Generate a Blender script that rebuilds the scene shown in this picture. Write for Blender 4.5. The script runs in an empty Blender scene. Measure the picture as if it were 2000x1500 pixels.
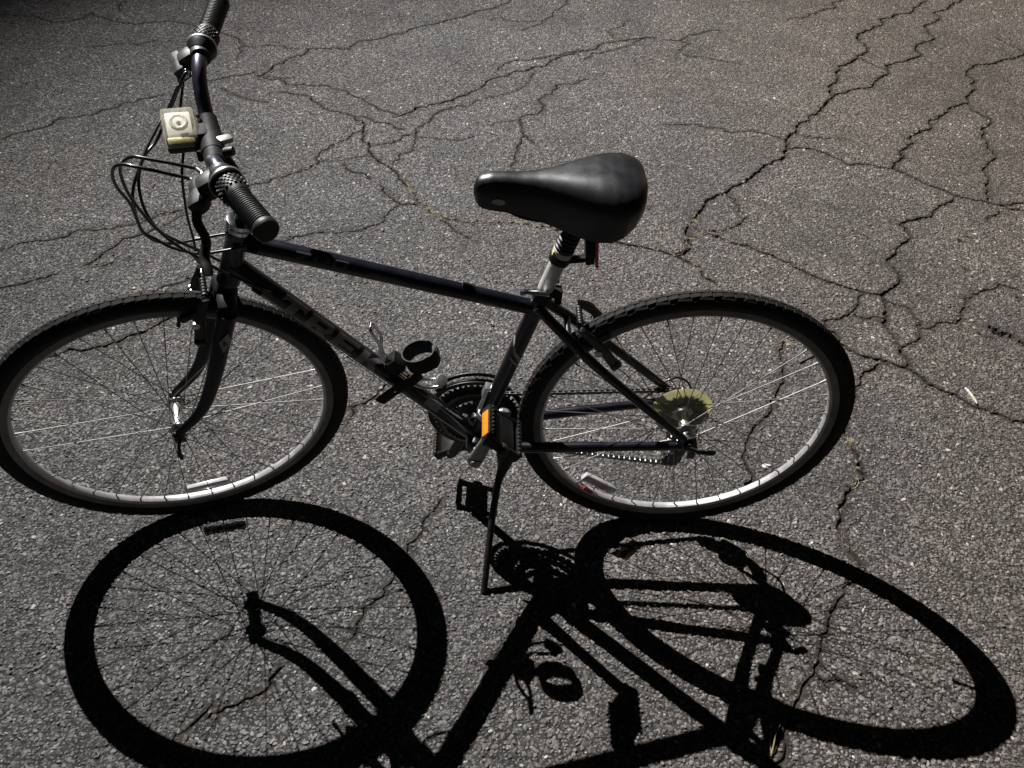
import bpy, bmesh, math, random
import numpy as np
from mathutils import Matrix, Vector

random.seed(7)
rng = np.random.default_rng(11)
S = bpy.context.scene
C = S.collection

# ------------------------------------------------------------------ camera
cam_d = bpy.data.cameras.new("camera")
cam_d.sensor_width = 36.0
cam_d.lens = 1.7135 * 18.0
cam_d.clip_start = 0.05
cam_d.clip_end = 800.0
cam = bpy.data.objects.new("camera", cam_d)
C.objects.link(cam)


def cam_matrix(pos, yaw, pitch, roll):
    fw = Vector((math.sin(yaw) * math.cos(pitch), math.cos(yaw) * math.cos(pitch), -math.sin(pitch)))
    rt = fw.cross(Vector((0, 0, 1))).normalized()
    up = rt.cross(fw)
    r2 = rt * math.cos(roll) + up * math.sin(roll)
    u2 = -rt * math.sin(roll) + up * math.cos(roll)
    m = Matrix((r2, u2, -fw)).transposed().to_4x4()
    m.translation = pos
    return m


cam.matrix_world = cam_matrix(Vector((-0.4371, -1.3344, 1.6384)), 0.0538, 0.7376, 0.0556)
S.camera = cam

# ------------------------------------------------------------------ world: night sky, almost black
world = bpy.data.worlds.new("World")
S.world = world
world.use_nodes = True
wn = world.node_tree
bg = wn.nodes["Background"]
sky = wn.nodes.new("ShaderNodeTexSky")
sky.sky_type = 'NISHITA'
sky.sun_disc = False
sky.sun_elevation = math.radians(4.0)
sky.sun_rotation = math.radians(40.0)
wn.links.new(sky.outputs[0], bg.inputs[0])
bg.inputs[1].default_value = 0.010

S.view_settings.view_transform = 'Standard'
S.view_settings.look = 'None'
S.view_settings.exposure = 0.0
S.view_settings.gamma = 1.0
S.view_settings.use_curve_mapping = False
S.cycles.use_denoising = True

# parking-lot lamp: where the shadows say it hangs
LAMP = Vector((-3.567, 4.062, 6.043))
LAMP_POWER = 8900.0

# ------------------------------------------------------------------ material helpers


def new_mat(name):
    m = bpy.data.materials.new(name)
    m.use_nodes = True
    nt = m.node_tree
    b = nt.nodes["Principled BSDF"]
    return m, nt, b


def N(nt, typ, **kw):
    n = nt.nodes.new(typ)
    for k, v in kw.items():
        setattr(n, k, v)
    return n


def ramp(nt, stops):
    r = nt.nodes.new("ShaderNodeValToRGB")
    e = r.color_ramp.elements
    while len(e) < len(stops):
        e.new(0.5)
    for i, (p, c) in enumerate(stops):
        e[i].position = p
        e[i].color = (*c, 1.0) if len(c) == 3 else c
    return r


def surf(name, col, rough=0.5, metal=0.0, var=0.25, scale=60.0, bump=0.0, bscale=400.0, coat=0.0, spec=0.5, dirt=None, dirt_amt=0.4):
    """plain paint / rubber / metal with noise-driven colour and roughness wear"""
    m, nt, b = new_mat(name)
    tc = N(nt, "ShaderNodeTexCoord")
    nz = N(nt, "ShaderNodeTexNoise")
    nz.inputs["Scale"].default_value = scale
    nz.inputs["Detail"].default_value = 6.0
    nt.links.new(tc.outputs["Object"], nz.inputs["Vector"])
    lo = tuple(max(0.0, c * (1 - var)) for c in col)
    hi = tuple(min(1.0, c * (1 + var)) for c in col)
    r = ramp(nt, [(0.3, lo), (0.7, hi)])
    nt.links.new(nz.outputs["Fac"], r.inputs["Fac"])
    out = r.outputs["Color"]
    if dirt:
        n2 = N(nt, "ShaderNodeTexNoise")
        n2.inputs["Scale"].default_value = scale * 0.35
        n2.inputs["Detail"].default_value = 9.0
        n2.inputs["Roughness"].default_value = 0.7
        nt.links.new(tc.outputs["Object"], n2.inputs["Vector"])
        r2 = ramp(nt, [(0.48, (0, 0, 0)), (0.75, (dirt_amt,) * 3)])
        nt.links.new(n2.outputs["Fac"], r2.inputs["Fac"])
        mx = N(nt, "ShaderNodeMixRGB")
        nt.links.new(r2.outputs["Color"], mx.inputs[0])
        nt.links.new(out, mx.inputs[1])
        mx.inputs[2].default_value = (*dirt, 1)
        out = mx.outputs[0]
    nt.links.new(out, b.inputs["Base Color"])
    mr = N(nt, "ShaderNodeMapRange")
    mr.inputs["To Min"].default_value = max(0.02, rough - 0.1)
    mr.inputs["To Max"].default_value = min(1.0, rough + 0.12)
    nt.links.new(nz.outputs["Fac"], mr.inputs["Value"])
    nt.links.new(mr.outputs["Result"], b.inputs["Roughness"])
    b.inputs["Metallic"].default_value = metal
    b.inputs["Specular IOR Level"].default_value = spec
    b.inputs["Coat Weight"].default_value = coat
    b.inputs["Coat Roughness"].default_value = 0.12
    if bump > 0:
        n3 = N(nt, "ShaderNodeTexNoise")
        n3.inputs["Scale"].default_value = bscale
        n3.inputs["Detail"].default_value = 3.0
        nt.links.new(tc.outputs["Object"], n3.inputs["Vector"])
        bp = N(nt, "ShaderNodeBump")
        bp.inputs["Strength"].default_value = bump
        bp.inputs["Distance"].default_value = 0.001
        nt.links.new(n3.outputs["Fac"], bp.inputs["Height"])
        nt.links.new(bp.outputs["Normal"], b.inputs["Normal"])
    return m


M_PAINT = surf("frame paint", (0.0035, 0.004, 0.0085), 0.30, var=0.3, scale=25, coat=0.5, spec=0.35, dirt=(0.016, 0.015, 0.015), dirt_amt=0.3)
M_FORK = surf("fork paint", (0.0035, 0.004, 0.008), 0.46, var=0.3, scale=25, coat=0.05, spec=0.3, dirt=(0.018, 0.017, 0.016), dirt_amt=0.3)
M_RUBBER = surf("black rubber", (0.009, 0.009, 0.0092), 0.48, var=0.3, scale=80, bump=0.3, bscale=900, spec=0.4)
M_TYRE = surf("tyre rubber", (0.0105, 0.0103, 0.0102), 0.72, var=0.35, scale=30, bump=0.5, bscale=700, spec=0.2, dirt=(0.032, 0.030, 0.027), dirt_amt=0.3)
M_RIM = surf("rim aluminium", (0.46, 0.45, 0.455), 0.44, metal=0.5, var=0.15, scale=40, bump=0.15, dirt=(0.1, 0.09, 0.075), dirt_amt=0.45)
M_ALU = surf("aluminium", (0.55, 0.54, 0.53), 0.35, metal=0.9, var=0.15, scale=50, dirt=(0.12, 0.11, 0.1), dirt_amt=0.4)
M_CHROME = surf("chrome", (0.75, 0.75, 0.78), 0.16, metal=1.0, var=0.08, scale=30)
M_TRACK = surf("grimy brake track", (0.15, 0.145, 0.138), 0.5, metal=0.5, var=0.3, scale=30, dirt=(0.05, 0.046, 0.04), dirt_amt=0.5)
M_SPOKE = surf("spoke steel", (0.17, 0.165, 0.16), 0.52, metal=0.75, var=0.3, scale=25)
M_ARM = surf("worn brake arm", (0.085, 0.084, 0.08), 0.5, metal=0.4, var=0.35, scale=80, dirt=(0.16, 0.15, 0.14), dirt_amt=0.5)
M_MATTE = surf("matte black plastic", (0.006, 0.006, 0.0065), 0.62, var=0.3, scale=70, spec=0.18, dirt=(0.02, 0.019, 0.018), dirt_amt=0.2)
M_BAR = surf("handlebar anodised", (0.10, 0.095, 0.13), 0.33, metal=0.85, var=0.15, scale=30)
M_PLASTIC = surf("black plastic", (0.0065, 0.0065, 0.007), 0.42, var=0.3, scale=70, spec=0.22, dirt=(0.025, 0.024, 0.022), dirt_amt=0.25)
M_GREYP = surf("dark grey plastic", (0.018, 0.018, 0.018), 0.5, var=0.35, scale=70, spec=0.4, dirt=(0.06, 0.057, 0.052), dirt_amt=0.4)
M_POST = surf("lamp post paint", (0.18, 0.19, 0.19), 0.5, var=0.2, scale=6)
M_SATIN = surf("satin aluminium", (0.50, 0.49, 0.47), 0.5, metal=0.35, var=0.12, scale=40, dirt=(0.2, 0.19, 0.17), dirt_amt=0.35)
M_STEELB = surf("blackened steel", (0.03, 0.029, 0.028), 0.45, metal=0.6, var=0.35, scale=60, dirt=(0.07, 0.06, 0.05), dirt_amt=0.45)
M_CRANK = surf("grey crank alloy", (0.25, 0.245, 0.235), 0.45, metal=0.7, var=0.2, scale=50, dirt=(0.09, 0.085, 0.075), dirt_amt=0.5)
M_SADDLE = surf("saddle vinyl", (0.007, 0.0075, 0.0095), 0.37, var=0.2, scale=40, bump=0.3, bscale=600, coat=0.1)
M_DECAL = surf("grey decal", (0.26, 0.255, 0.245), 0.5, var=0.12, scale=60, dirt=(0.03, 0.03, 0.03), dirt_amt=0.4)
M_DECALD = surf("dark grey decal", (0.075, 0.077, 0.085), 0.45, var=0.2, scale=60)
M_DECALL = surf("pale decal", (0.42, 0.41, 0.38), 0.5, var=0.25, scale=90, dirt=(0.08, 0.075, 0.07), dirt_amt=0.5)
M_CABLE = surf("cable housing", (0.012, 0.012, 0.013), 0.35, var=0.2, scale=50, coat=0.3)
M_AMBER = surf("amber reflector", (0.48, 0.18, 0.014), 0.25, var=0.1, scale=200, bump=0.5, bscale=900)
M_RED = surf("red reflector", (0.55, 0.008, 0.03), 0.2, var=0.15, scale=150, coat=0.5)
M_REDTAG = surf("red and white tag", (0.45, 0.05, 0.05), 0.5, var=0.9, scale=240)
M_CREAM = surf("cream plastic", (0.72, 0.66, 0.38), 0.4, var=0.3, scale=160)
M_YELLOW = surf("yellow sticker", (0.55, 0.5, 0.08), 0.5, var=0.2, scale=90)
M_WHITE = surf("white plastic", (0.86, 0.86, 0.89), 0.3, var=0.08, scale=90)
M_ORANGE = surf("brake pad compound", (0.26, 0.16, 0.10), 0.6, var=0.2, scale=90)


def glassy(name, col, mix, rough=0.15):
    """moulded clear plastic: part diffuse haze, part see-through"""
    m, nt, b = new_mat(name)
    tc = N(nt, "ShaderNodeTexCoord")
    nz = N(nt, "ShaderNodeTexNoise")
    nz.inputs["Scale"].default_value = 120.0
    nt.links.new(tc.outputs["Object"], nz.inputs["Vector"])
    tr = N(nt, "ShaderNodeBsdfTransparent")
    tr.inputs[0].default_value = (*[min(1, 0.45 + c * 0.55) for c in col], 1)
    b.inputs["Base Color"].default_value = (*col, 1)
    b.inputs["Roughness"].default_value = rough
    b.inputs["Coat Weight"].default_value = 0.6
    mr = N(nt, "ShaderNodeMapRange")
    mr.inputs["To Min"].default_value = mix - 0.12
    mr.inputs["To Max"].default_value = mix + 0.12
    nt.links.new(nz.outputs["Fac"], mr.inputs["Value"])
    sh = N(nt, "ShaderNodeMixShader")
    nt.links.new(mr.outputs["Result"], sh.inputs[0])
    nt.links.new(b.outputs[0], sh.inputs[1])
    nt.links.new(tr.outputs[0], sh.inputs[2])
    nt.links.new(sh.outputs[0], nt.nodes["Material Output"].inputs[0])
    return m


M_CLEAR = glassy("clear reflector plastic", (0.55, 0.55, 0.56), 0.28)
M_LENS = glassy("headlight lens", (0.92, 0.92, 0.95), 0.84, 0.06)
M_AMBERLENS = glassy("yellowed headlight edge", (0.96, 0.93, 0.78), 0.80, 0.08)

# translucent yellowed spoke-protector disc
M_DISC, nt, b = new_mat("yellowed disc plastic")
tc = N(nt, "ShaderNodeTexCoord")
nz = N(nt, "ShaderNodeTexNoise")
nz.inputs["Scale"].default_value = 35.0
nz.inputs["Detail"].default_value = 8.0
nt.links.new(tc.outputs["Object"], nz.inputs["Vector"])
r = ramp(nt, [(0.3, (0.50, 0.48, 0.31)), (0.7, (0.64, 0.62, 0.44))])
nt.links.new(nz.outputs["Fac"], r.inputs["Fac"])
nt.links.new(r.outputs[0], b.inputs["Base Color"])
b.inputs["Roughness"].default_value = 0.4
tl = N(nt, "ShaderNodeBsdfTranslucent")
nt.links.new(r.outputs[0], tl.inputs[0])
sh = N(nt, "ShaderNodeMixShader")
sh.inputs[0].default_value = 0.72
nt.links.new(b.outputs[0], sh.inputs[1])
nt.links.new(tl.outputs[0], sh.inputs[2])
nt.links.new(sh.outputs[0], nt.nodes["Material Output"].inputs[0])

# ------------------------------------------------------------------ mesh helpers


class MB:
    def __init__(self):
        self.v, self.f = [], []

    def add(self, V, F):
        o = len(self.v)
        self.v += [tuple(map(float, p)) for p in V]
        self.f += [tuple(i + o for i in q) for q in F]
        return self

    def mesh(self, name, smooth=True, angle=40):
        me = bpy.data.meshes.new(name)
        me.from_pydata(self.v, [], self.f)
        if smooth:
            me.polygons.foreach_set("use_smooth", [True] * len(me.polygons))
            me.set_sharp_from_angle(angle=math.radians(angle))
        me.update()
        return me


def obj(name, mb, mat, parent=None, matrix=None, smooth=True, angle=40):
    me = mb if isinstance(mb, bpy.types.Mesh) else mb.mesh(name, smooth, angle)
    if mat is not None and not len(me.materials):
        me.materials.append(mat)
    o = bpy.data.objects.new(name, me)
    C.objects.link(o)
    if parent is not None:
        o.parent = parent
    if matrix is not None:
        o.matrix_local = matrix
    return o


def tag(o, label, cat=None, group=None, kind=None):
    if label:
        o["label"] = label
    if cat:
        o["category"] = cat
    if group:
        o["group"] = group
    if kind:
        o["kind"] = kind
    return o


def V3(*a):
    return np.array(a, float)


def unit(v):
    v = np.asarray(v, float)
    return v / (np.linalg.norm(v) + 1e-12)


def catmull(pts, n=8):
    P = [np.asarray(p, float) for p in pts]
    P = [2 * P[0] - P[1]] + P + [2 * P[-1] - P[-2]]
    out = []
    for i in range(1, len(P) - 2):
        for k in range(n):
            t = k / n
            a, b, c, d = P[i - 1], P[i], P[i + 1], P[i + 2]
            out.append(0.5 * ((2 * b) + (-a + c) * t + (2 * a - 5 * b + 4 * c - d) * t * t + (-a + 3 * b - 3 * c + d) * t ** 3))
    out.append(P[-2])
    return out


def tube(mb, path, rad, seg=14, caps=True, flat=None, up=None):
    """sweep a round (or flattened) section along a path; rad scalar or list; flat = (scale_a, scale_b)"""
    P = [np.asarray(p, float) for p in path]
    n = len(P)
    R = [rad] * n if np.isscalar(rad) else list(rad)
    T = []
    for i in range(n):
        T.append(unit(P[min(i + 1, n - 1)] - P[max(i - 1, 0)]))
    ref = np.asarray(up, float) if up is not None else (V3(0, 1, 0) if abs(T[0][1]) < 0.8 else V3(0, 0, 1))
    a = unit(ref - T[0] * (ref @ T[0]))
    V, F = [], []
    fa, fb = flat if flat else (1, 1)
    for i in range(n):
        a = unit(a - T[i] * (a @ T[i]))
        b = np.cross(T[i], a)
        for k in range(seg):
            t = 2 * math.pi * k / seg
            V.append(P[i] + R[i] * (fa * math.cos(t) * a + fb * math.sin(t) * b))
    for i in range(n - 1):
        for k in range(seg):
            k2 = (k + 1) % seg
            F.append((i * seg + k, i * seg + k2, (i + 1) * seg + k2, (i + 1) * seg + k))
    if caps:
        F.append(tuple(range(seg - 1, -1, -1)))
        F.append(tuple((n - 1) * seg + k for k in range(seg)))
    return mb.add(V, F)


def lathe(mb, prof, seg=32, center=(0, 0, 0), axis=(0, 1, 0), closed=False, start=0.0, caps=True):
    """prof: [(radius, along)] revolved about axis through center"""
    ax = unit(axis)
    ref = V3(1, 0, 0) if abs(ax[0]) < 0.9 else V3(0, 0, 1)
    a = unit(ref - ax * (ref @ ax))
    b = np.cross(ax, a)
    c0 = np.asarray(center, float)
    V, F = [], []
    n = len(prof)
    for k in range(seg):
        t = start + 2 * math.pi * k / seg
        d = math.cos(t) * a + math.sin(t) * b
        for (r, h) in prof:
            V.append(c0 + d * r + ax * h)
    m = n if closed else n - 1
    for k in range(seg):
        k2 = (k + 1) % seg
        for i in range(m):
            j = (i + 1) % n
            F.append((k * n + i, k2 * n + i, k2 * n + j, k * n + j))
    if not closed and caps:
        for i, rev in ((0, False), (n - 1, True)):
            if prof[i][0] > 1e-6:
                f = [k * n + i for k in range(seg)]
                F.append(tuple(f if rev else f[::-1]))
    return mb.add(V, F)


def box(mb, c, size, ax=None, bev=0.0):
    """box with optional chamfered edges; ax = 3 axis vectors"""
    A = [V3(1, 0, 0), V3(0, 1, 0), V3(0, 0, 1)] if ax is None else [unit(a) for a in ax]
    bm = bmesh.new()
    bmesh.ops.create_cube(bm, size=1.0)
    for v in bm.verts:
        v.co = Vector((v.co.x * size[0], v.co.y * size[1], v.co.z * size[2]))
    if bev > 0:
        bmesh.ops.bevel(bm, geom=list(bm.edges), offset=bev, segments=2, affect='EDGES', profile=0.6)
    bm.verts.index_update()
    c = np.asarray(c, float)
    V = [c + A[0] * v.co.x + A[1] * v.co.y + A[2] * v.co.z for v in bm.verts]
    F = [tuple(v.index for v in f.verts) for f in bm.faces]
    bm.free()
    return mb.add(V, F)


def ball(mb, c, r, seg=12, rings=8, scale=(1, 1, 1)):
    V, F = [], []
    c = np.asarray(c, float)
    V.append(c + V3(0, 0, r * scale[2]))
    for i in range(1, rings):
        p = math.pi * i / rings
        for k in range(seg):
            t = 2 * math.pi * k / seg
            V.append(c + V3(r * scale[0] * math.sin(p) * math.cos(t), r * scale[1] * math.sin(p) * math.sin(t), r * scale[2] * math.cos(p)))
    V.append(c - V3(0, 0, r * scale[2]))
    for k in range(seg):
        F.append((0, 1 + k, 1 + (k + 1) % seg))
        for i in range(rings - 2):
            o = 1 + i * seg
            F.append((o + k, o + seg + k, o + seg + (k + 1) % seg, o + (k + 1) % seg))
        o = 1 + (rings - 2) * seg
        F.append((o + k, len(V) - 1, o + (k + 1) % seg))
    return mb.add(V, F)


def rod(name, p0, p1, r, mat, parent, matrix=None, seg=16, r1=None):
    return obj(name, tube(MB(), [p0, p1], [r, r if r1 is None else r1], seg), mat, parent, matrix)


# ------------------------------------------------------------------ ground: asphalt sheet with carved cracks
# crack centre lines on the ground (x, y in metres) with their width in millimetres
CRACKS = [
(9, [(2.063,3.75),(1.945,3.639),(1.929,3.595),(1.795,3.514),(1.766,3.457),(1.7,3.438),(1.678,3.358),(1.611,3.313),(1.494,3.202),(1.474,3.152),(1.49,3.071),(1.404,2.915),(1.4,2.888),(1.272,2.784),(1.271,2.752),(1.23,2.687),(1.213,2.614),(1.153,2.541),(1.129,2.415),(1.051,2.309),(0.99,2.234),(0.958,2.172),(0.893,2.117),(0.87,2.058),(0.815,1.991),(0.818,1.96),(0.799,1.912),(0.762,1.835),(0.709,1.781),(0.648,1.734),(0.6,1.675),(0.514,1.596),(0.476,1.541),(0.395,1.486),(0.334,1.383),(0.296,1.31),(0.272,1.24)]),
(8, [(2.285,3.788),(2.124,3.615),(2.028,3.551),(2.032,3.484),(1.915,3.368),(1.895,3.315),(1.891,3.215),(1.735,3.034),(1.73,2.932),(1.613,2.856),(1.497,2.75),(1.471,2.686),(1.397,2.619),(1.361,2.547),(1.225,2.488),(1.129,2.415)]),
(5, [(1.4,2.888),(1.441,2.82),(1.473,2.759),(1.496,2.76)]),
(8, [(2.36,3.055),(2.285,3.014),(2.167,2.936),(2.034,2.859),(1.887,2.761),(1.869,2.718),(1.888,2.658),(1.85,2.556),(1.769,2.473),(1.75,2.406),(1.646,2.352),(1.593,2.277),(1.495,2.209),(1.47,2.131),(1.362,2.059),(1.35,1.994),(1.27,1.927),(1.26,1.888),(1.267,1.866),(1.204,1.81),(1.185,1.766)]),
(7, [(1.75,2.406),(1.74,2.323),(1.785,2.255),(1.766,2.202),(1.678,2.08),(1.681,2.031),(1.657,1.905),(1.604,1.842),(1.548,1.737),(1.535,1.681),(1.472,1.543)]),
(4, [(0.321,2.095),(0.398,2.1),(0.479,2.089),(0.622,2.05),(0.726,2.041),(0.793,2.005),(0.815,1.991)]),
(6, [(0.799,1.912),(0.861,1.924),(0.933,1.89),(0.974,1.855),(1.02,1.792),(1.094,1.797),(1.185,1.766),(1.223,1.733),(1.27,1.666),(1.312,1.627),(1.35,1.582),(1.407,1.553),(1.467,1.53),(1.529,1.514),(1.654,1.546)]),
(8, [(1.505,1.506),(1.535,1.482),(1.608,1.448)]),
(5, [(1.488,1.467),(1.42,1.42),(1.403,1.389)]),
(7, [(1.349,1.563),(1.291,1.501),(1.181,1.408),(1.069,1.354),(1.075,1.313),(1.053,1.243),(0.998,1.185),(0.944,1.128),(0.945,1.131)]),
(4, [(0.449,3.034),(0.543,3.031),(0.644,3.123),(0.766,3.183)]),
(3, [(0.543,3.031),(0.585,2.989),(0.514,2.882),(0.566,2.821),(0.69,2.788),(0.795,2.755)]),
(5, [(1.167,3.372),(1.3,3.438),(1.432,3.558),(1.598,3.745)]),
(3, [(0.868,2.05),(0.974,2.009),(1.066,2.015)]),
(4, [(2.222,3.221),(2.254,3.151),(2.279,3.083),(2.296,3.038)]),
(5, [(0.272,1.24),(0.337,1.255),(0.4,1.286),(0.47,1.319),(0.522,1.381)]),
(4, [(0.314,1.305),(0.369,1.256),(0.407,1.224)]),
(4, [(0.475,1.535),(0.505,1.454),(0.508,1.404)]),
(7, [(0.27,1.229),(0.28,1.174),(0.248,1.129),(0.216,1.123)]),
(6, [(0.356,1.274),(0.382,1.241),(0.429,1.209),(0.485,1.193),(0.519,1.157),(0.556,1.136),(0.567,1.113),(0.604,1.097),(0.635,1.054),(0.667,1.02),(0.7,0.991),(0.736,0.976),(0.779,0.952),(0.819,0.933),(0.861,0.93)]),
(8, [(0.943,1.13),(0.946,1.085),(0.957,1.032),(0.936,0.988),(0.883,0.944),(0.861,0.93),(0.861,0.902),(0.849,0.845),(0.836,0.805),(0.82,0.751),(0.826,0.707),(0.828,0.671),(0.82,0.635),(0.831,0.6),(0.814,0.572)]),
(5, [(0.803,0.932),(0.775,0.907),(0.757,0.865),(0.721,0.821),(0.681,0.792),(0.625,0.782)]),
(4, [(0.721,0.821),(0.748,0.806),(0.78,0.799),(0.836,0.805)]),
(4, [(0.866,0.894),(0.903,0.871),(0.924,0.848),(0.936,0.786),(0.915,0.747)]),
(5, [(0.925,0.755),(0.982,0.78),(1.042,0.782),(1.079,0.814),(1.112,0.871),(1.132,0.92),(1.163,0.946),(1.24,0.971),(1.279,1.002),(1.297,0.994),(1.329,0.974)]),
(5, [(0.915,0.747),(0.896,0.702),(0.853,0.675),(0.83,0.664)]),
(7, [(0.628,0.775),(0.652,0.708),(0.665,0.644),(0.703,0.617),(0.745,0.605),(0.791,0.578),(0.814,0.566),(0.845,0.526),(0.873,0.481),(0.917,0.457),(0.937,0.42),(0.965,0.402),(1.011,0.379),(1.064,0.35),(1.093,0.339)]),
(6, [(0.747,0.584),(0.681,0.548),(0.661,0.514),(0.633,0.481),(0.596,0.417)]),
(5, [(0.552,0.742),(0.511,0.711),(0.473,0.673),(0.454,0.623),(0.45,0.588),(0.44,0.541),(0.423,0.488),(0.4,0.449),(0.377,0.405),(0.358,0.362),(0.324,0.326),(0.292,0.29),(0.269,0.245)]),
(5, [(0.269,0.245),(0.252,0.202),(0.255,0.17),(0.264,0.146),(0.26,0.129),(0.232,0.086)]),
(6, [(0.549,0.347),(0.547,0.285),(0.55,0.24),(0.56,0.207),(0.555,0.143),(0.499,0.091),(0.456,0.025),(0.435,-0.038),(0.443,-0.083),(0.458,-0.127),(0.463,-0.144)]),
(5, [(0.463,-0.144),(0.415,-0.184),(0.396,-0.195),(0.361,-0.249),(0.332,-0.3),(0.293,-0.37),(0.27,-0.41),(0.239,-0.437),(0.218,-0.468),(0.173,-0.543),(0.134,-0.603)]),
(3, [(0.27,-0.41),(0.32,-0.423),(0.358,-0.439)]),
(5, [(-1.434,2.445),(-1.39,2.493),(-1.338,2.61),(-1.26,2.699),(-1.26,2.76),(-1.196,2.778),(-1.072,2.776),(-0.941,2.914),(-0.849,2.987),(-0.756,3.09),(-0.657,3.155),(-0.546,3.236),(-0.421,3.366),(-0.29,3.533)]),
(3, [(-1.499,2.775),(-1.355,2.763),(-1.26,2.76)]),
(4, [(-1.414,2.436),(-1.321,2.411),(-1.288,2.371),(-1.171,2.359),(-1.1,2.354),(-1.025,2.319),(-0.947,2.243),(-0.907,2.196),(-0.833,2.134),(-0.781,2.118)]),
(6, [(-0.787,2.089),(-0.74,2.131),(-0.675,2.194),(-0.565,2.261),(-0.505,2.317),(-0.444,2.395),(-0.417,2.472),(-0.325,2.535),(-0.23,2.611),(-0.143,2.664),(-0.08,2.765),(0.043,2.85),(0.105,2.88),(0.141,2.947),(0.247,2.996),(0.366,3.047),(0.426,3.039)]),
(5, [(-0.371,2.588),(-0.314,2.685),(-0.207,2.73),(-0.108,2.787),(-0.006,2.845),(0.063,2.851)]),
(4, [(0.366,3.047),(0.304,2.962),(0.206,2.889),(0.081,2.828),(0.035,2.739)]),
(3, [(0.205,3.032),(0.187,3.111),(0.258,3.187),(0.323,3.293)]),
(4, [(-1.299,2.287),(-1.227,2.272),(-1.16,2.227),(-1.108,2.162),(-1.034,2.119),(-0.962,2.077),(-0.894,2.063),(-0.841,2.03),(-0.787,1.988),(-0.746,1.982)]),
(5, [(-0.961,2.068),(-0.925,2.042),(-0.909,1.935),(-0.876,1.85),(-0.86,1.768),(-0.826,1.705),(-0.784,1.668),(-0.749,1.615),(-0.722,1.556),(-0.687,1.485),(-0.661,1.422),(-0.63,1.382),(-0.592,1.343),(-0.548,1.312),(-0.469,1.296),(-0.362,1.301),(-0.291,1.298),(-0.22,1.282),(-0.178,1.271)]),
(6, [(-0.178,1.271),(-0.116,1.244),(-0.065,1.221),(0.004,1.202),(0.089,1.175),(0.172,1.148),(0.22,1.119),(0.25,1.09),(0.292,1.033),(0.329,0.963)]),
(5, [(0.269,1.227),(0.272,1.168),(0.22,1.119)]),
(4, [(-0.915,1.952),(-0.952,1.923),(-0.999,1.843),(-1.053,1.78),(-1.058,1.707),(-1.047,1.684),(-1.078,1.635),(-1.151,1.577),(-1.209,1.529),(-1.251,1.519),(-1.277,1.503)]),
(3, [(-1.047,1.684),(-0.981,1.704),(-0.922,1.731),(-0.869,1.743)]),
(4, [(-0.847,1.835),(-0.793,1.856),(-0.75,1.928),(-0.705,1.985),(-0.674,2.032),(-0.637,2.119),(-0.588,2.171),(-0.563,2.202)]),
(3, [(-0.695,1.967),(-0.697,1.862),(-0.708,1.794),(-0.75,1.726),(-0.77,1.684)]),
(3, [(-0.684,1.915),(-0.602,1.903),(-0.521,1.899),(-0.472,1.938)]),
(3, [(-0.579,2.162),(-0.486,2.217),(-0.417,2.293),(-0.354,2.328),(-0.291,2.375),(-0.225,2.477),(-0.208,2.578)]),
(4, [(0.037,2.53),(-0.004,2.483),(-0.107,2.453),(-0.128,2.398),(-0.195,2.299),(-0.171,2.24),(-0.182,2.19),(-0.27,2.126),(-0.284,2.096),(-0.273,2.032),(-0.266,1.96),(-0.227,1.892)]),
(4, [(-0.266,1.96),(-0.293,1.871),(-0.307,1.786),(-0.3,1.737),(-0.32,1.688)]),
(2.5, [(-0.284,2.096),(-0.356,2.073),(-0.399,2.033)]),
(4, [(-0.66,1.401),(-0.717,1.398),(-0.757,1.348),(-0.772,1.281),(-0.811,1.253),(-0.863,1.218),(-0.916,1.203),(-0.985,1.206),(-1.035,1.178),(-1.072,1.158),(-1.108,1.132)]),
(5, [(-0.717,1.398),(-0.757,1.438),(-0.791,1.494),(-0.806,1.529)]),
(4, [(-0.955,1.681),(-0.893,1.615),(-0.843,1.565)]),
(4, [(-0.576,1.304),(-0.539,1.266),(-0.503,1.223),(-0.474,1.192)]),
(4, [(0.009,3.564),(-0.08,3.326),(-0.115,3.265),(-0.204,3.143),(-0.246,3.084)]),
(3, [(-0.4,3.222),(-0.264,3.207),(-0.169,3.231)]),
(5, [(-2.314,1.717),(-2.265,1.782),(-2.185,1.871),(-2.11,1.987),(-1.975,2.066),(-1.863,2.17),(-1.773,2.226)]),
(3, [(-2.852,3.049),(-2.684,3.052),(-2.507,2.969),(-2.407,3.025),(-2.364,3.119)]),
(4, [(-2.37,3.136),(-2.283,3.058),(-2.191,2.999),(-2.122,2.989),(-2.052,3.021),(-1.994,3.035),(-1.918,3.026),(-1.818,2.993)]),
(3, [(-2.227,2.703),(-2.15,2.732),(-2.081,2.754),(-2.027,2.751),(-1.966,2.803)]),
(3, [(-2.253,3.301),(-2.267,3.235),(-2.246,3.166)]),
(3, [(-1.709,2.946),(-1.621,2.874),(-1.593,2.829),(-1.554,2.77),(-1.509,2.767),(-1.496,2.76)]),
(3, [(-1.554,2.77),(-1.553,2.695),(-1.552,2.607)]),
(4, [(-1.642,2.364),(-1.579,2.396),(-1.533,2.44),(-1.481,2.458),(-1.444,2.495)]),
(3, [(-1.435,2.448),(-1.366,2.44),(-1.308,2.424),(-1.256,2.449)]),
(3, [(-1.558,2.306),(-1.494,2.26),(-1.427,2.221),(-1.33,2.185)]),
(5, [(-1.681,0.984),(-1.663,1.003),(-1.65,1.036),(-1.625,1.084),(-1.602,1.142),(-1.555,1.167),(-1.521,1.208)]),
(4, [(-1.971,1.058),(-1.864,1.114),(-1.723,1.183),(-1.654,1.202),(-1.59,1.229),(-1.547,1.271),(-1.504,1.302),(-1.466,1.325)]),
(3, [(-1.54,1.187),(-1.504,1.209),(-1.475,1.258),(-1.449,1.292)]),
(3, [(-1.646,0.975),(-1.618,0.987),(-1.592,1.006)]),
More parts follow.
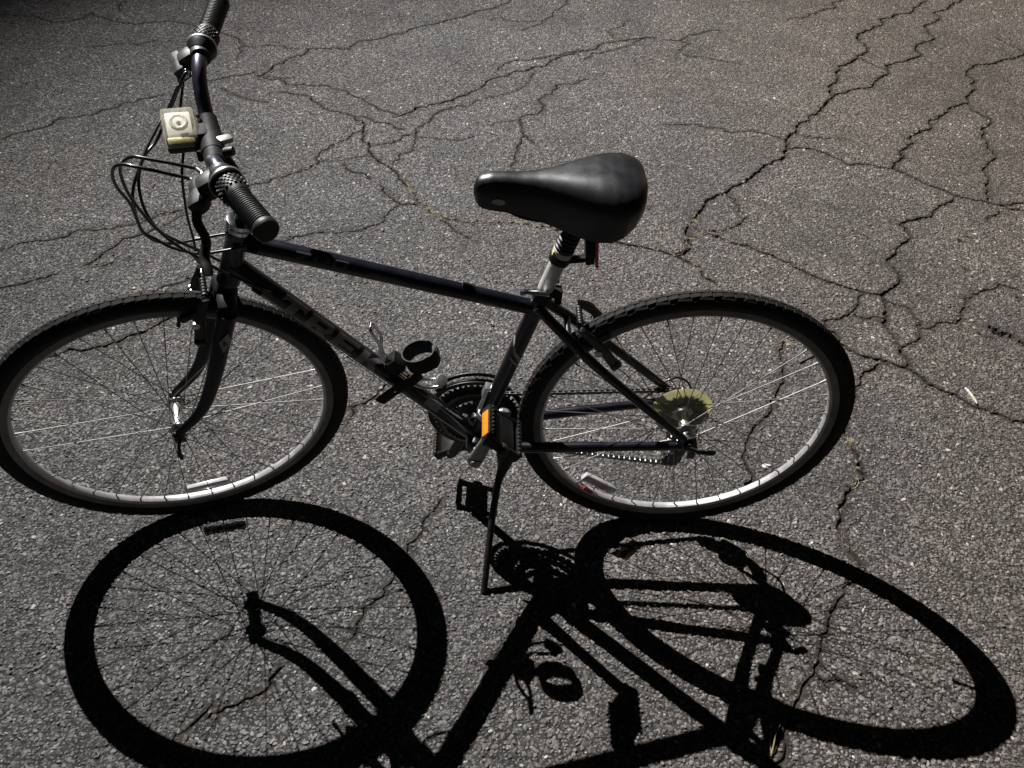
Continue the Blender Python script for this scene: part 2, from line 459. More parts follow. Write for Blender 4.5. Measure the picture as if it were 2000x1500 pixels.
(3.5, [(-1.45,0.845),(-1.423,0.859),(-1.385,0.887),(-1.348,0.929),(-1.302,0.934)]),
(6, [(-1.679,0.515),(-1.657,0.523),(-1.603,0.548),(-1.551,0.569),(-1.504,0.59),(-1.461,0.612),(-1.422,0.649),(-1.384,0.68),(-1.358,0.714),(-1.327,0.754),(-1.293,0.79)]),
(5, [(-1.914,0.838),(-1.888,0.853),(-1.843,0.873),(-1.799,0.898),(-1.772,0.913),(-1.743,0.939)]),
(4, [(-0.78,0.362),(-0.752,0.372),(-0.723,0.393),(-0.704,0.428),(-0.686,0.456)]),
(3, [(-0.752,0.372),(-0.763,0.333),(-0.774,0.294)]),
(3.5, [(-0.514,0.051),(-0.543,0.003),(-0.556,-0.044),(-0.589,-0.089),(-0.612,-0.174),(-0.633,-0.209),(-0.671,-0.26),(-0.681,-0.298),(-0.703,-0.34)]),
(4, [(-0.816,-0.396),(-0.836,-0.435),(-0.853,-0.458),(-0.884,-0.472),(-0.922,-0.495),(-0.947,-0.513)]),
(4, [(-0.94,-0.473),(-0.954,-0.5),(-0.97,-0.522),(-0.993,-0.544)]),
]

PITS = [(1.150, 0.765, 11), (1.166, 0.752, 14), (1.183, 0.742, 12), (1.196, 0.720, 9), (1.172, 0.728, 8), (1.210, 0.700, 8), (1.225, 0.69, 9),
        (1.10, 0.735, 5), (1.13, 0.72, 4), (1.252, 1.26, 7), (1.292, 1.29, 5), (1.20, 1.08, 6), (1.10, 1.09, 4), (1.19, 0.46, 6), (1.02, 1.12, 3),
        (0.98, 0.93, 3), (1.31, 0.93, 5), (1.36, 1.05, 4)]
GX0, GX1, GY0, GY1 = -3.84, 3.84, -1.28, 4.48
STEP = 0.0025
gw = int((GX1 - GX0) / STEP) + 1
gh = int((GY1 - GY0) / STEP) + 1
GRID = np.full((gh, gw), -1.0, np.float32)
CX = np.arange(gw) * STEP + GX0
CY = np.arange(gh) * STEP + GY0


def fractal(pts, amp=0.11, minlen=0.012):
    P = [np.array(p, float) for p in pts]
    while True:
        out, done = [P[0]], True
        for a, b in zip(P[:-1], P[1:]):
            d = b - a
            L = np.linalg.norm(d)
            if L > minlen:
                done = False
                nrm = np.array([-d[1], d[0]])
                out.append((a + b) / 2 + nrm * rng.normal(0, amp))
            out.append(b)
        P = out
        if done:
            return P


crack_lines = []


def stamp(a, b, ra, rb):
    m = max(ra, rb) + 0.022
    x0, x1 = min(a[0], b[0]) - m, max(a[0], b[0]) + m
    y0, y1 = min(a[1], b[1]) - m, max(a[1], b[1]) + m
    i0, i1 = int((x0 - GX0) / STEP), int((x1 - GX0) / STEP) + 2
    j0, j1 = int((y0 - GY0) / STEP), int((y1 - GY0) / STEP) + 2
    if i0 < 0 or j0 < 0 or i1 > gw or j1 > gh:
        return
    X, Y = np.meshgrid(CX[i0:i1], CY[j0:j1])
    d = b - a
    L2 = d @ d + 1e-12
    t = np.clip(((X - a[0]) * d[0] + (Y - a[1]) * d[1]) / L2, 0, 1)
    dist = np.hypot(X - a[0] - t * d[0], Y - a[1] - t * d[1])
    g = (ra + (rb - ra) * t) - dist
    GRID[j0:j1, i0:i1] = np.maximum(GRID[j0:j1, i0:i1], g)


for w, pts in CRACKS:
    P = fractal(pts)
    n = len(P)
    half = w * (0.00066 if w >= 6 else 0.00060)
    rad = [half * rng.uniform(0.45, 1.25) for _ in range(n)]
    rad[0] *= 0.4
    rad[-1] *= 0.4
    for i in range(n - 1):
        stamp(P[i], P[i + 1], rad[i], rad[i + 1])
    crack_lines.append((w, P))
for (x, y, r) in PITS:
    for _ in range(4):
        q = np.array([x, y]) + rng.normal(0, r * 0.0005, 2)
        stamp(q, q + 1e-5, r * rng.uniform(0.0004, 0.0008), r * 0.0006)


def gval(x, y):
    i = np.clip(np.rint((np.asarray(x) - GX0) / STEP).astype(int), 0, gw - 1)
    j = np.clip(np.rint((np.asarray(y) - GY0) / STEP).astype(int), 0, gh - 1)
    return GRID[j, i]


# adaptive sheet: big cells, small cells near a crack, 2.5 mm cells on a crack
BIG = 0.32
gv, gf, gdirt = [], [], []
hm = {}


def emit_grid(x0, y0, size, n):
    o = len(gv)
    xs = x0 + np.arange(n + 1) * size / n
    ys = y0 + np.arange(n + 1) * size / n
    X, Y = np.meshgrid(xs, ys)
    if n == 1:
        Z = np.zeros_like(X)
        D = np.zeros_like(X)
    else:
        g = gval(X, Y)
        Z = -np.clip(g * 3.6, 0, 0.011)
        D = np.clip((g + 0.012) / 0.013, 0, 1)
        Z[0, :] = Z[-1, :] = 0 if np.max(g[[0, -1], :]) < 0 else Z[0, :]
    if n > 1:
        Z = -np.clip(g * 3.6, 0, 0.011)
    gv.extend(zip(X.ravel().tolist(), Y.ravel().tolist(), Z.ravel().tolist()))
    gdirt.extend(D.ravel().tolist())
    for j in range(n):
        for i in range(n):
            a = o + j * (n + 1) + i
            gf.append((a, a + 1, a + n + 2, a + n + 1))


def cell_has(x0, y0, s, thr):
    i0, i1 = int(round((x0 - GX0) / STEP)), int(round((x0 + s - GX0) / STEP)) + 1
    j0, j1 = int(round((y0 - GY0) / STEP)), int(round((y0 + s - GY0) / STEP)) + 1
    return GRID[max(j0, 0):j1, max(i0, 0):i1].max() > thr


nbx, nby = int(round((GX1 - GX0) / BIG)), int(round((GY1 - GY0) / BIG))
for bj in range(nby):
    for bi in range(nbx):
        x0, y0 = GX0 + bi * BIG, GY0 + bj * BIG
        if not cell_has(x0, y0, BIG, -0.012):
            emit_grid(x0, y0, BIG, 1)
            continue
        for sj in range(8):
            for si in range(8):
                x1, y1 = x0 + si * 0.04, y0 + sj * 0.04
                if not cell_has(x1, y1, 0.04, -0.012):
                    emit_grid(x1, y1, 0.04, 1)
                    continue
                for tj in range(2):
                    for ti in range(2):
                        x2, y2 = x1 + ti * 0.02, y1 + tj * 0.02
                        if cell_has(x2, y2, 0.02, 0.0):
                            emit_grid(x2, y2, 0.02, 8 if y2 < 1.2 else 6)
                        elif cell_has(x2, y2, 0.02, -0.012):
                            emit_grid(x2, y2, 0.02, 2)
                        else:
                            emit_grid(x2, y2, 0.02, 1)
# the rest of the lot, out to the horizon
FAR = 300.0
for (ax0, ay0, ax1, ay1) in ((-FAR, -FAR, FAR, GY0), (-FAR, GY1, FAR, FAR), (-FAR, GY0, GX0, GY1), (GX1, GY0, FAR, GY1)):
    o = len(gv)
    gv.extend([(ax0, ay0, 0), (ax1, ay0, 0), (ax1, ay1, 0), (ax0, ay1, 0)])
    gdirt.extend([0] * 4)
    gf.append((o, o + 1, o + 2, o + 3))

me = bpy.data.meshes.new("asphalt_ground")
me.from_pydata(gv, [], gf)
at = me.attributes.new("dirt", 'FLOAT', 'POINT')
at.data.foreach_set("value", gdirt)
me.update()

# dusty tan patches and grey patches, shared by binder and stones


def lot_tint(nt):
    """0 = clean grey, 1 = tan road dust lying thicker towards the right of the lot"""
    geo = N(nt, "ShaderNodeNewGeometry")
    sep = N(nt, "ShaderNodeSeparateXYZ")
    nt.links.new(geo.outputs["Position"], sep.inputs[0])
    n1 = N(nt, "ShaderNodeTexNoise")
    n1.inputs["Scale"].default_value = 1.1
    n1.inputs["Detail"].default_value = 5.0
    n1.inputs["Roughness"].default_value = 0.6
    nt.links.new(geo.outputs["Position"], n1.inputs["Vector"])
    mr = N(nt, "ShaderNodeMapRange")
    mr.inputs["From Min"].default_value = -0.6
    mr.inputs["From Max"].default_value = 2.0
    nt.links.new(sep.outputs["X"], mr.inputs["Value"])
    ad = N(nt, "ShaderNodeMath", operation='ADD')
    nt.links.new(mr.outputs["Result"], ad.inputs[0])
    nt.links.new(n1.outputs["Fac"], ad.inputs[1])
    mr2 = N(nt, "ShaderNodeMapRange")
    mr2.inputs["From Min"].default_value = 0.35
    mr2.inputs["From Max"].default_value = 1.4
    nt.links.new(ad.outputs[0], mr2.inputs["Value"])
    return geo, n1, mr2.outputs["Result"]


m, nt, b = new_mat("asphalt binder")
geo, n1, tint = lot_tint(nt)
vo = N(nt, "ShaderNodeTexVoronoi")
vo.inputs["Scale"].default_value = 115.0
nt.links.new(geo.outputs["Position"], vo.inputs["Vector"])
nf = N(nt, "ShaderNodeTexNoise")
nf.inputs["Scale"].default_value = 700.0
nf.inputs["Detail"].default_value = 4.0
nt.links.new(geo.outputs["Position"], nf.inputs["Vector"])
# grey of each chip
wn_ = N(nt, "ShaderNodeSeparateColor")
nt.links.new(vo.outputs["Color"], wn_.inputs[0])
rc = ramp(nt, [(0.0, (0.026, 0.0255, 0.0255)), (0.6, (0.05, 0.049, 0.048)), (0.92, (0.09, 0.088, 0.085)), (1.0, (0.2, 0.195, 0.185))])
nt.links.new(wn_.outputs[0], rc.inputs["Fac"])
rd = ramp(nt, [(0.25, (1, 1, 1)), (0.75, (0.35, 0.35, 0.35))])
nt.links.new(vo.outputs["Distance"], rd.inputs["Fac"])
mu = N(nt, "ShaderNodeMixRGB", blend_type='MULTIPLY')
mu.inputs[0].default_value = 0.8
nt.links.new(rc.outputs[0], mu.inputs[1])
nt.links.new(rd.outputs[0], mu.inputs[2])
tm = N(nt, "ShaderNodeMixRGB", blend_type='MULTIPLY')
nt.links.new(tint, tm.inputs[0])
nt.links.new(mu.outputs[0], tm.inputs[1])
tm.inputs[2].default_value = (1.0, 0.875, 0.75, 1)
da = N(nt, "ShaderNodeAttribute", attribute_name="dirt")
dn = N(nt, "ShaderNodeTexNoise")
dn.inputs["Scale"].default_value = 14.0
dn.inputs["Detail"].default_value = 5.0
nt.links.new(geo.outputs["Position"], dn.inputs["Vector"])
dr = ramp(nt, [(0.35, (0.013, 0.011, 0.0095)), (0.65, (0.036, 0.028, 0.021))])
nt.links.new(dn.outputs["Fac"], dr.inputs["Fac"])
dm = N(nt, "ShaderNodeMixRGB")
nt.links.new(da.outputs["Fac"], dm.inputs[0])
nt.links.new(tm.outputs[0], dm.inputs[1])
nt.links.new(dr.outputs[0], dm.inputs[2])
nt.links.new(dm.outputs[0], b.inputs["Base Color"])
b.inputs["Roughness"].default_value = 0.85
b.inputs["Specular IOR Level"].default_value = 0.25
bu = N(nt, "ShaderNodeBump")
bu.inputs["Strength"].default_value = 0.8
bu.inputs["Distance"].default_value = 0.004
inv = N(nt, "ShaderNodeMath", operation='MULTIPLY')
inv.inputs[1].default_value = -1.0
nt.links.new(vo.outputs["Distance"], inv.inputs[0])
ad2 = N(nt, "ShaderNodeMath", operation='MULTIPLY_ADD')
nt.links.new(nf.outputs["Fac"], ad2.inputs[0])
ad2.inputs[1].default_value = 0.4
nt.links.new(inv.outputs[0], ad2.inputs[2])
nt.links.new(ad2.outputs[0], bu.inputs["Height"])
nt.links.new(bu.outputs["Normal"], b.inputs["Normal"])
M_ASPH = m
me.materials.append(m)
ground = bpy.data.objects.new("asphalt_ground", me)
C.objects.link(ground)
ground["kind"] = "structure"

# ------------------------------------------------------------------ aggregate: the stone chips in the asphalt, instanced
SP = 0.0074
quad = [(-3.30, 3.62), (3.05, 4.25), (1.02, -0.95), (-1.70, -0.95)]
xs = np.arange(-3.4, 3.2, SP)
ys = np.arange(-0.95, 4.3, SP)
X, Y = np.meshgrid(xs, ys)
X[1::2] += SP / 2
X = (X + rng.uniform(-0.42, 0.42, X.shape) * SP).ravel()
Y = (Y + rng.uniform(-0.42, 0.42, Y.shape) * SP).ravel()
keep = np.ones(len(X), bool)
for (x0, y0), (x1, y1) in zip(quad, quad[1:] + quad[:1]):
    keep &= ((x1 - x0) * (Y - y0) - (y1 - y0) * (X - x0)) < 0
X, Y = X[keep], Y[keep]
g = gval(X, Y)
siz = SP * 0.5 * np.clip(rng.lognormal(0.05, 0.33, len(X)), 0.45, 2.0)
keep = g < -(siz * 0.55 + 0.0003)
# crumbled edges: thin the chips a little right beside the cracks
keep &= ~((g > -0.012) & (rng.random(len(X)) < 0.25))
X, Y, siz, g = X[keep], Y[keep], siz[keep], g[keep]
n = len(X)
hgt = siz * rng.uniform(0.45, 0.95, n)
Z = -hgt * rng.uniform(0.05, 0.5, n)
pm = bpy.data.meshes.new("aggregate_stones")
pm.vertices.add(n)
pm.vertices.foreach_set("co", np.stack([X, Y, Z], 1).astype(np.float32).ravel())
sc_ = np.stack([siz * rng.uniform(0.8, 1.25, n), siz * rng.uniform(0.65, 1.0, n), hgt], 1).astype(np.float32)
ro_ = np.stack([rng.normal(0, 0.30, n), rng.normal(0, 0.30, n), rng.uniform(0, 6.283, n)], 1).astype(np.float32)
a = pm.attributes.new("chip_scale", 'FLOAT_VECTOR', 'POINT')
a.data.foreach_set("vector", sc_.ravel())
a = pm.attributes.new("chip_rot", 'FLOAT_VECTOR', 'POINT')
a.data.foreach_set("vector", ro_.ravel())
a = pm.attributes.new("chip_rnd", 'FLOAT', 'POINT')
a.data.foreach_set("value", rng.random(n).astype(np.float32))
a = pm.attributes.new("chip_kind", 'INT', 'POINT')
a.data.foreach_set("value", rng.integers(0, 5, n).astype(np.int32))
a = pm.attributes.new("chip_dirt", 'FLOAT', 'POINT')
a.data.foreach_set("value", np.clip((g + 0.02) / 0.02, 0, 1).astype(np.float32) * rng.uniform(0.2, 1, n).astype(np.float32))

m, nt, b = new_mat("asphalt chips")
geo, n1, tint = lot_tint(nt)
ar = N(nt, "ShaderNodeAttribute", attribute_name="chip_rnd", attribute_type='INSTANCER')
rc = ramp(nt, [(0.0, (0.075, 0.0718, 0.0742)), (0.4, (0.108, 0.1035, 0.1068)), (0.8, (0.14, 0.1348, 0.1378)), (0.95, (0.18, 0.175, 0.17)), (0.988, (0.27, 0.262, 0.245)), (1.0, (0.45, 0.43, 0.395))])
nt.links.new(ar.outputs["Fac"], rc.inputs["Fac"])
# film of old binder on the chips, worn off unevenly
nl = N(nt, "ShaderNodeTexNoise")
nl.inputs["Scale"].default_value = 4.5
nl.inputs["Detail"].default_value = 8.0
nl.inputs["Roughness"].default_value = 0.65
nt.links.new(geo.outputs["Position"], nl.inputs["Vector"])
nb2 = N(nt, "ShaderNodeTexNoise")
nb2.inputs["Scale"].default_value = 1.3
nb2.inputs["Detail"].default_value = 3.0
nt.links.new(geo.outputs["Position"], nb2.inputs["Vector"])
mixn = N(nt, "ShaderNodeMath", operation='MULTIPLY_ADD')
nt.links.new(nb2.outputs["Fac"], mixn.inputs[0])
mixn.inputs[1].default_value = 0.7
nt.links.new(nl.outputs["Fac"], mixn.inputs[2])
rl = ramp(nt, [(0.66, (0.66, 0.65, 0.645)), (0.98, (1.10, 1.10, 1.10))])
nt.links.new(mixn.outputs[0], rl.inputs["Fac"])
mu = N(nt, "ShaderNodeMixRGB", blend_type='MULTIPLY')
mu.inputs[0].default_value = 1.0
nt.links.new(rc.outputs[0], mu.inputs[1])
nt.links.new(rl.outputs[0], mu.inputs[2])
ns = N(nt, "ShaderNodeTexNoise")
ns.inputs["Scale"].default_value = 420.0
ns.inputs["Detail"].default_value = 3.0
nt.links.new(geo.outputs["Position"], ns.inputs["Vector"])
rs = ramp(nt, [(0.3, (0.7, 0.7, 0.7)), (0.7, (1.25, 1.24, 1.2))])
nt.links.new(ns.outputs["Fac"], rs.inputs["Fac"])
mu2 = N(nt, "ShaderNodeMixRGB", blend_type='MULTIPLY')
mu2.inputs[0].default_value = 1.0
nt.links.new(mu.outputs[0], mu2.inputs[1])
nt.links.new(rs.outputs[0], mu2.inputs[2])
tm = N(nt, "ShaderNodeMixRGB", blend_type='MULTIPLY')
nt.links.new(tint, tm.inputs[0])
nt.links.new(mu2.outputs[0], tm.inputs[1])
tm.inputs[2].default_value = (1.0, 0.875, 0.75, 1)
ad_ = N(nt, "ShaderNodeAttribute", attribute_name="chip_dirt", attribute_type='INSTANCER')
dm = N(nt, "ShaderNodeMixRGB")
mlt = N(nt, "ShaderNodeMath", operation='MULTIPLY')
mlt.inputs[1].default_value = 0.7
nt.links.new(ad_.outputs["Fac"], mlt.inputs[0])
nt.links.new(mlt.outputs[0], dm.inputs[0])
nt.links.new(tm.outputs[0], dm.inputs[1])
dm.inputs[2].default_value = (0.045, 0.037, 0.028, 1)
nt.links.new(dm.outputs[0], b.inputs["Base Color"])
b.inputs["Roughness"].default_value = 0.7
b.inputs["Specular IOR Level"].default_value = 0.35
M_CHIP = m

ng = bpy.data.node_groups.new("aggregate", 'GeometryNodeTree')
ng.interface.new_socket("Geometry", in_out='INPUT', socket_type='NodeSocketGeometry')
ng.interface.new_socket("Geometry", in_out='OUTPUT', socket_type='NodeSocketGeometry')
gi = ng.nodes.new("NodeGroupInput")
go = ng.nodes.new("NodeGroupOutput")
joinn = ng.nodes.new("GeometryNodeJoinGeometry")
for k in range(5):
    ico = ng.nodes.new("GeometryNodeMeshIcoSphere")
    ico.inputs["Radius"].default_value = 1.0
    ico.inputs["Subdivisions"].default_value = 2
    pos = ng.nodes.new("GeometryNodeInputPosition")
    nz = ng.nodes.new("ShaderNodeTexVoronoi")
    nz.feature = 'F1'
    nz.inputs["Scale"].default_value = 0.9
    off = ng.nodes.new("ShaderNodeVectorMath")
    off.operation = 'ADD'
    off.inputs[1].default_value = (k * 7.3, k * 3.1, k * 5.7)
    ng.links.new(pos.outputs[0], off.inputs[0])
    ng.links.new(off.outputs[0], nz.inputs["Vector"])
    mr = ng.nodes.new("ShaderNodeMapRange")
    mr.inputs["From Max"].default_value = 1.0
    mr.inputs["To Min"].default_value = 1.25
    mr.inputs["To Max"].default_value = 0.55
    ng.links.new(nz.outputs["Distance"], mr.inputs["Value"])
    sv = ng.nodes.new("ShaderNodeVectorMath")
    sv.operation = 'SCALE'
    ng.links.new(pos.outputs[0], sv.inputs[0])
    ng.links.new(mr.outputs["Result"], sv.inputs["Scale"])
    # worn flat tops
    mn = ng.nodes.new("ShaderNodeVectorMath")
    mn.operation = 'MINIMUM'
    mn.inputs[1].default_value = (9, 9, 0.62)
    ng.links.new(sv.outputs[0], mn.inputs[0])
    sp_ = ng.nodes.new("GeometryNodeSetPosition")
    ng.links.new(ico.outputs["Mesh"], sp_.inputs["Geometry"])
    ng.links.new(mn.outputs[0], sp_.inputs["Position"])
    sm = ng.nodes.new("GeometryNodeSetMaterial")
    sm.inputs["Material"].default_value = M_CHIP
    ng.links.new(sp_.outputs[0], sm.inputs["Geometry"])
    g2i = ng.nodes.new("GeometryNodeGeometryToInstance")
    ng.links.new(sm.outputs[0], g2i.inputs[0])
    ng.links.new(g2i.outputs[0], joinn.inputs[0])


def named(nm, typ):
    q = ng.nodes.new("GeometryNodeInputNamedAttribute")
    q.data_type = typ
    q.inputs["Name"].default_value = nm
    return q.outputs["Attribute"]


iop = ng.nodes.new("GeometryNodeInstanceOnPoints")
ng.links.new(gi.outputs[0], iop.inputs["Points"])
ng.links.new(joinn.outputs[0], iop.inputs["Instance"])
iop.inputs["Pick Instance"].default_value = True
ng.links.new(named("chip_kind", 'INT'), iop.inputs["Instance Index"])
e2r = ng.nodes.new("FunctionNodeEulerToRotation")
ng.links.new(named("chip_rot", 'FLOAT_VECTOR'), e2r.inputs[0])
ng.links.new(e2r.outputs[0], iop.inputs["Rotation"])
ng.links.new(named("chip_scale", 'FLOAT_VECTOR'), iop.inputs["Scale"])
ng.links.new(iop.outputs[0], go.inputs[0])
stones = bpy.data.objects.new("aggregate_stones", pm)
C.objects.link(stones)
pm.materials.append(M_CHIP)
md = stones.modifiers.new("aggregate", 'NODES')
md.node_group = ng
tag(stones, "grey stone chips bedded in the worn asphalt surface", "gravel", kind="stuff")

# ------------------------------------------------------------------ parking-lot lamp (stands outside the picture, upper left)
lamp_root = bpy.data.objects.new("lamp_post", None)
C.objects.link(lamp_root)
PX, PY = LAMP.x - 1.15, LAMP.y + 1.3
lamp_root.location = (PX, PY, 0)
tag(lamp_root, "tall grey steel lamp post lighting the lot from beyond the handlebar", "lamp post")
d2 = unit(V3(LAMP.x - PX, LAMP.y - PY, 0))
Larm = math.hypot(LAMP.x - PX, LAMP.y - PY)
mb = lathe(MB(), [(0.20, 0.004), (0.20, 0.03), (0.11, 0.05), (0.09, 0.25), (0.055, 6.0), (0.0, 6.02)], 20, axis=(0, 0, 1))
pole = obj("pole", mb, M_POST, lamp_root)
arm = obj("arm", tube(MB(), catmull([V3(0, 0, 5.7), d2 * 0.3 + V3(0, 0, 6.05), d2 * (Larm - 0.35) + V3(0, 0, 6.22)]), 0.03), M_POST, lamp_root)
hb = MB()
perp = V3(-d2[1], d2[0], 0)
box(hb, d2 * (Larm - 0.02) + V3(0, 0, 6.2), (0.75, 0.32, 0.14), (d2, perp, (0, 0, 1)), 0.03)
head = obj("lamp_head", hb, M_POST, lamp_root)
ld = bpy.data.lights.new("lamp_bulb", 'SPOT')
ld.energy = LAMP_POWER
ld.color = (1.0, 0.98, 0.962)
ld.shadow_soft_size = 0.02
ld.spot_size = math.radians(112)
ld.spot_blend = 1.0
lo = bpy.data.objects.new("lamp_bulb", ld)
C.objects.link(lo)
AIM = Vector((7.0, -1.5, 0.0))
lo.rotation_mode = 'QUATERNION'
lo.rotation_quaternion = (AIM - LAMP).to_track_quat('-Z', 'Y')
lo.location = LAMP

# ------------------------------------------------------------------ bicycle
# bicycle frame: x towards the back wheel, y to the bicycle's right, z up; rear contact at the origin
RW = 0.350            # wheel radius with tyre
WB = 1.0533           # wheelbase
HA = math.radians(71.0)
AX = V3(math.cos(HA), 0, math.sin(HA))
A0 = V3(-1.0108, 0, 0.3353)
STEER = 0.3127
LEAN = 0.0613
bike = bpy.data.objects.new("bicycle", None)
C.objects.link(bike)
bike.matrix_world = Matrix.Rotation(LEAN, 4, 'X')
tag(bike, "black bicycle standing on its kickstand on cracked asphalt, handlebar turned to its left", "bicycle")
FK = Matrix.Translation(A0) @ Matrix.Rotation(STEER, 4, Vector(AX)) @ Matrix.Translation(-A0)


def axis_pt(z):
    return A0 + AX * ((z - A0[2]) / AX[2])


# ---- frame
BBp = V3(-0.437, 0, 0.290)
ST_TOP = V3(-0.3165, 0, 0.700)
HT0, HT1 = axis_pt(0.700), axis_pt(0.815)
fr = MB()
lathe(fr, [(0.0175, 0), (0.0215, 0.002), (0.0215, 0.012), (0.0195, 0.016), (0.0195, 0.105), (0.0215, 0.109), (0.0215, 0.1195), (0.017, 0.1215)], 24, HT0, AX)
frame = obj("frame", fr, M_PAINT, bike)
bbm = MB()
lathe(bbm, [(0.0205, -0.037), (0.0215, -0.034), (0.0215, 0.034), (0.0205, 0.037)], 24, BBp, (0, 1, 0))
obj("bottom_bracket_shell", bbm, M_PAINT, frame)
DT0, DT1 = axis_pt(0.742), BBp + V3(-0.004, 0, 0.006)
rod("down_tube", DT0, DT1, 0.0178, M_PAINT, frame, seg=24)
TT0, TT1 = axis_pt(0.790), V3(-0.337, 0, 0.655)
mb = tube(MB(), [TT0, TT0 * 0.5 + TT1 * 0.5, TT1], [0.0165, 0.0158, 0.0150], 24)
obj("top_tube", mb, M_PAINT, frame)
mb = tube(MB(), [BBp, BBp * 0.1 + ST_TOP * 0.9, ST_TOP], 0.0162, 24)
seat_tube = obj("seat_tube", mb, M_PAINT, frame)
HUBR = V3(0, 0, RW)
for s in (-1, 1):
    p0 = V3(-0.330, s * 0.014, 0.668)
    pts = catmull([p0, V3(-0.285, s * 0.030, 0.624), V3(-0.2, s * 0.049, 0.541), V3(-0.01, s * 0.064, 0.362)], 6)
    obj("seat_stay", tube(MB(), pts, [0.0105] * 12 + [0.0095] * 5 + [0.008] * 2, 14), M_PAINT, frame)
    pts = catmull([BBp + V3(0.012, s * 0.024, 0.004), V3(-0.34, s * 0.041, 0.302), V3(-0.2, s * 0.052, 0.320), V3(-0.012, s * 0.064, 0.342)], 6)
    obj("chain_stay", tube(MB(), pts, [0.012] * 7 + [0.0115] * 6 + [0.010] * 5 + [0.008], 14), M_PAINT, frame)
    mb = MB()
    box(mb, V3(-0.002, s * 0.0655, 0.350), (0.040, 0.006, 0.036), ((1, 0, 0.3), (0, 1, 0), (-0.3, 0, 1)), 0.002)
    box(mb, V3(0.012, s * 0.0655, 0.322), (0.016, 0.006, 0.034), bev=0.002)
    obj("dropout", mb, M_PAINT, frame)
mb = tube(MB(), [V3(-0.268, -0.033, 0.607), V3(-0.268, 0.033, 0.607)], 0.007, 12)
obj("stay_bridge", mb, M_PAINT, frame)
obj("stay_bridge", tube(MB(), [V3(-0.362, -0.036, 0.300), V3(-0.362, 0.036, 0.300)], 0.008, 12), M_PAINT, frame)
# cable stops on the tubes
DTd = unit(DT1 - DT0)
DTn = unit(np.cross(DTd, V3(0, 1, 0)))
if DTn[2] < 0:
    DTn = -DTn
TTd = unit(TT1 - TT0)
TTn = V3(-TTd[2], 0, TTd[0])
for (q, d) in ((DT0 + DTd * 0.062 + V3(0, -0.019, 0) - DTn * 0.006, DTd), (DT0 + DTd * 0.085 + V3(0, 0.019, 0) - DTn * 0.006, DTd), (TT0 + TTd * 0.03 + V3(0, -0.0175, 0), TTd), (TT0 + TTd * 0.41 + V3(0, 0, 0.018), TTd)):
    obj("cable_stop", tube(MB(), [q - d * 0.009, q + d * 0.009], 0.0042, 10), M_STEELB, frame)
for sgn, t0, t1 in ((-1, 0.07, 0.56), (1, 0.093, 0.56)):
    q0 = DT0 + DTd * t0 + V3(0, sgn * 0.0195, 0) - DTn * 0.008
    q1 = DT0 + DTd * t1 + V3(0, sgn * 0.008, 0) - DTn * 0.022
    rod("bare_cable", q0, q1, 0.0008, M_SPOKE, frame, seg=6)


# ---- flat print wrapped on the tubes
def wrap_print(name, polys, p0, d, n, rad, mat, parent, lift=0.0004, step=0.003):
    """polys: convex polygons (u along the tube, v around it, metres); n = direction of v=0 on the tube"""
    n = unit(n - d * (n @ d))
    side = np.cross(n, d)
    mb = MB()
    for poly in polys:
        bm = bmesh.new()
        vs = [bm.verts.new((u, v, 0)) for u, v in poly]
        bm.faces.new(vs)
        vmin, vmax = min(v for u, v in poly), max(v for u, v in poly)
        k = math.floor(vmin / step) * step + step
        while k < vmax:
            bmesh.ops.bisect_plane(bm, geom=bm.verts[:] + bm.edges[:] + bm.faces[:], plane_co=(0, k, 0), plane_no=(0, 1, 0))
            k += step
        bm.verts.index_update()
        V = []
        for v in bm.verts:
            a = v.co.y / rad
            V.append(p0 + d * v.co.x + (rad + lift) * (n * math.cos(a) + side * math.sin(a)))
        F = [tuple(q.index for q in f.verts) for f in bm.faces]
        bm.free()
        mb.add(V, F)
    return obj(name, mb, mat, parent)


def glyphs(word, h, w, gap, slant):
    """blocky slanted capitals out of convex polygons; u along, v up, centred on v"""
    G = {
        'T': [[(0, .72), (1, .72), (1, 1), (0, 1)], [(.34, 0), (.68, 0), (.68, .72), (.34, .72)], [(0, .55), (.14, .72), (0, .72)], [(1, .55), (1, .72), (.86, .72)]],
        'R': [[(0, 0), (.32, 0), (.32, 1), (0, 1)], [(.32, .76), (.78, .76), (.95, 1), (.32, 1)], [(.70, .50), (1, .55), (1, .92), (.95, 1), (.78, .76)], [(.32, .38), (.86, .38), (1, .55), (.70, .58), (.32, .58)], [(.42, .38), (.74, .38), (1.05, 0), (.68, 0)]],
        'E': [[(0, 0), (.32, 0), (.32, 1), (0, 1)], [(.32, .76), (1, .76), (1, 1), (.32, 1)], [(.32, .4), (.86, .4), (.86, .62), (.32, .62)], [(.32, 0), (1, 0), (1, .24), (.32, .24)]],
        'K': [[(0, 0), (.32, 0), (.32, 1), (0, 1)], [(.32, .42), (.55, .42), (1.02, 1), (.66, 1), (.32, .62)], [(.42, .5), (.66, .62), (1.08, 0), (.7, 0)]],
        '7': [[(0, .76), (1, .76), (1, 1), (0, 1)], [(.62, .76), (1, .76), (.5, 0), (.14, 0)]],
        '0': [[(0, .15), (.26, .15), (.26, .85), (0, .85)], [(.74, .15), (1, .15), (1, .85), (.74, .85)], [(0, .85), (1, .85), (.85, 1), (.15, 1)], [(.15, 0), (.85, 0), (1, .15), (0, .15)]],
    }
    out = []
    u0 = 0.0
    for ch in word:
        for p in G[ch]:
            out.append([(u0 + x * w + (y - 0.5) * h * slant, (y - 0.5) * h) for x, y in p])
        u0 += w + gap
    return out


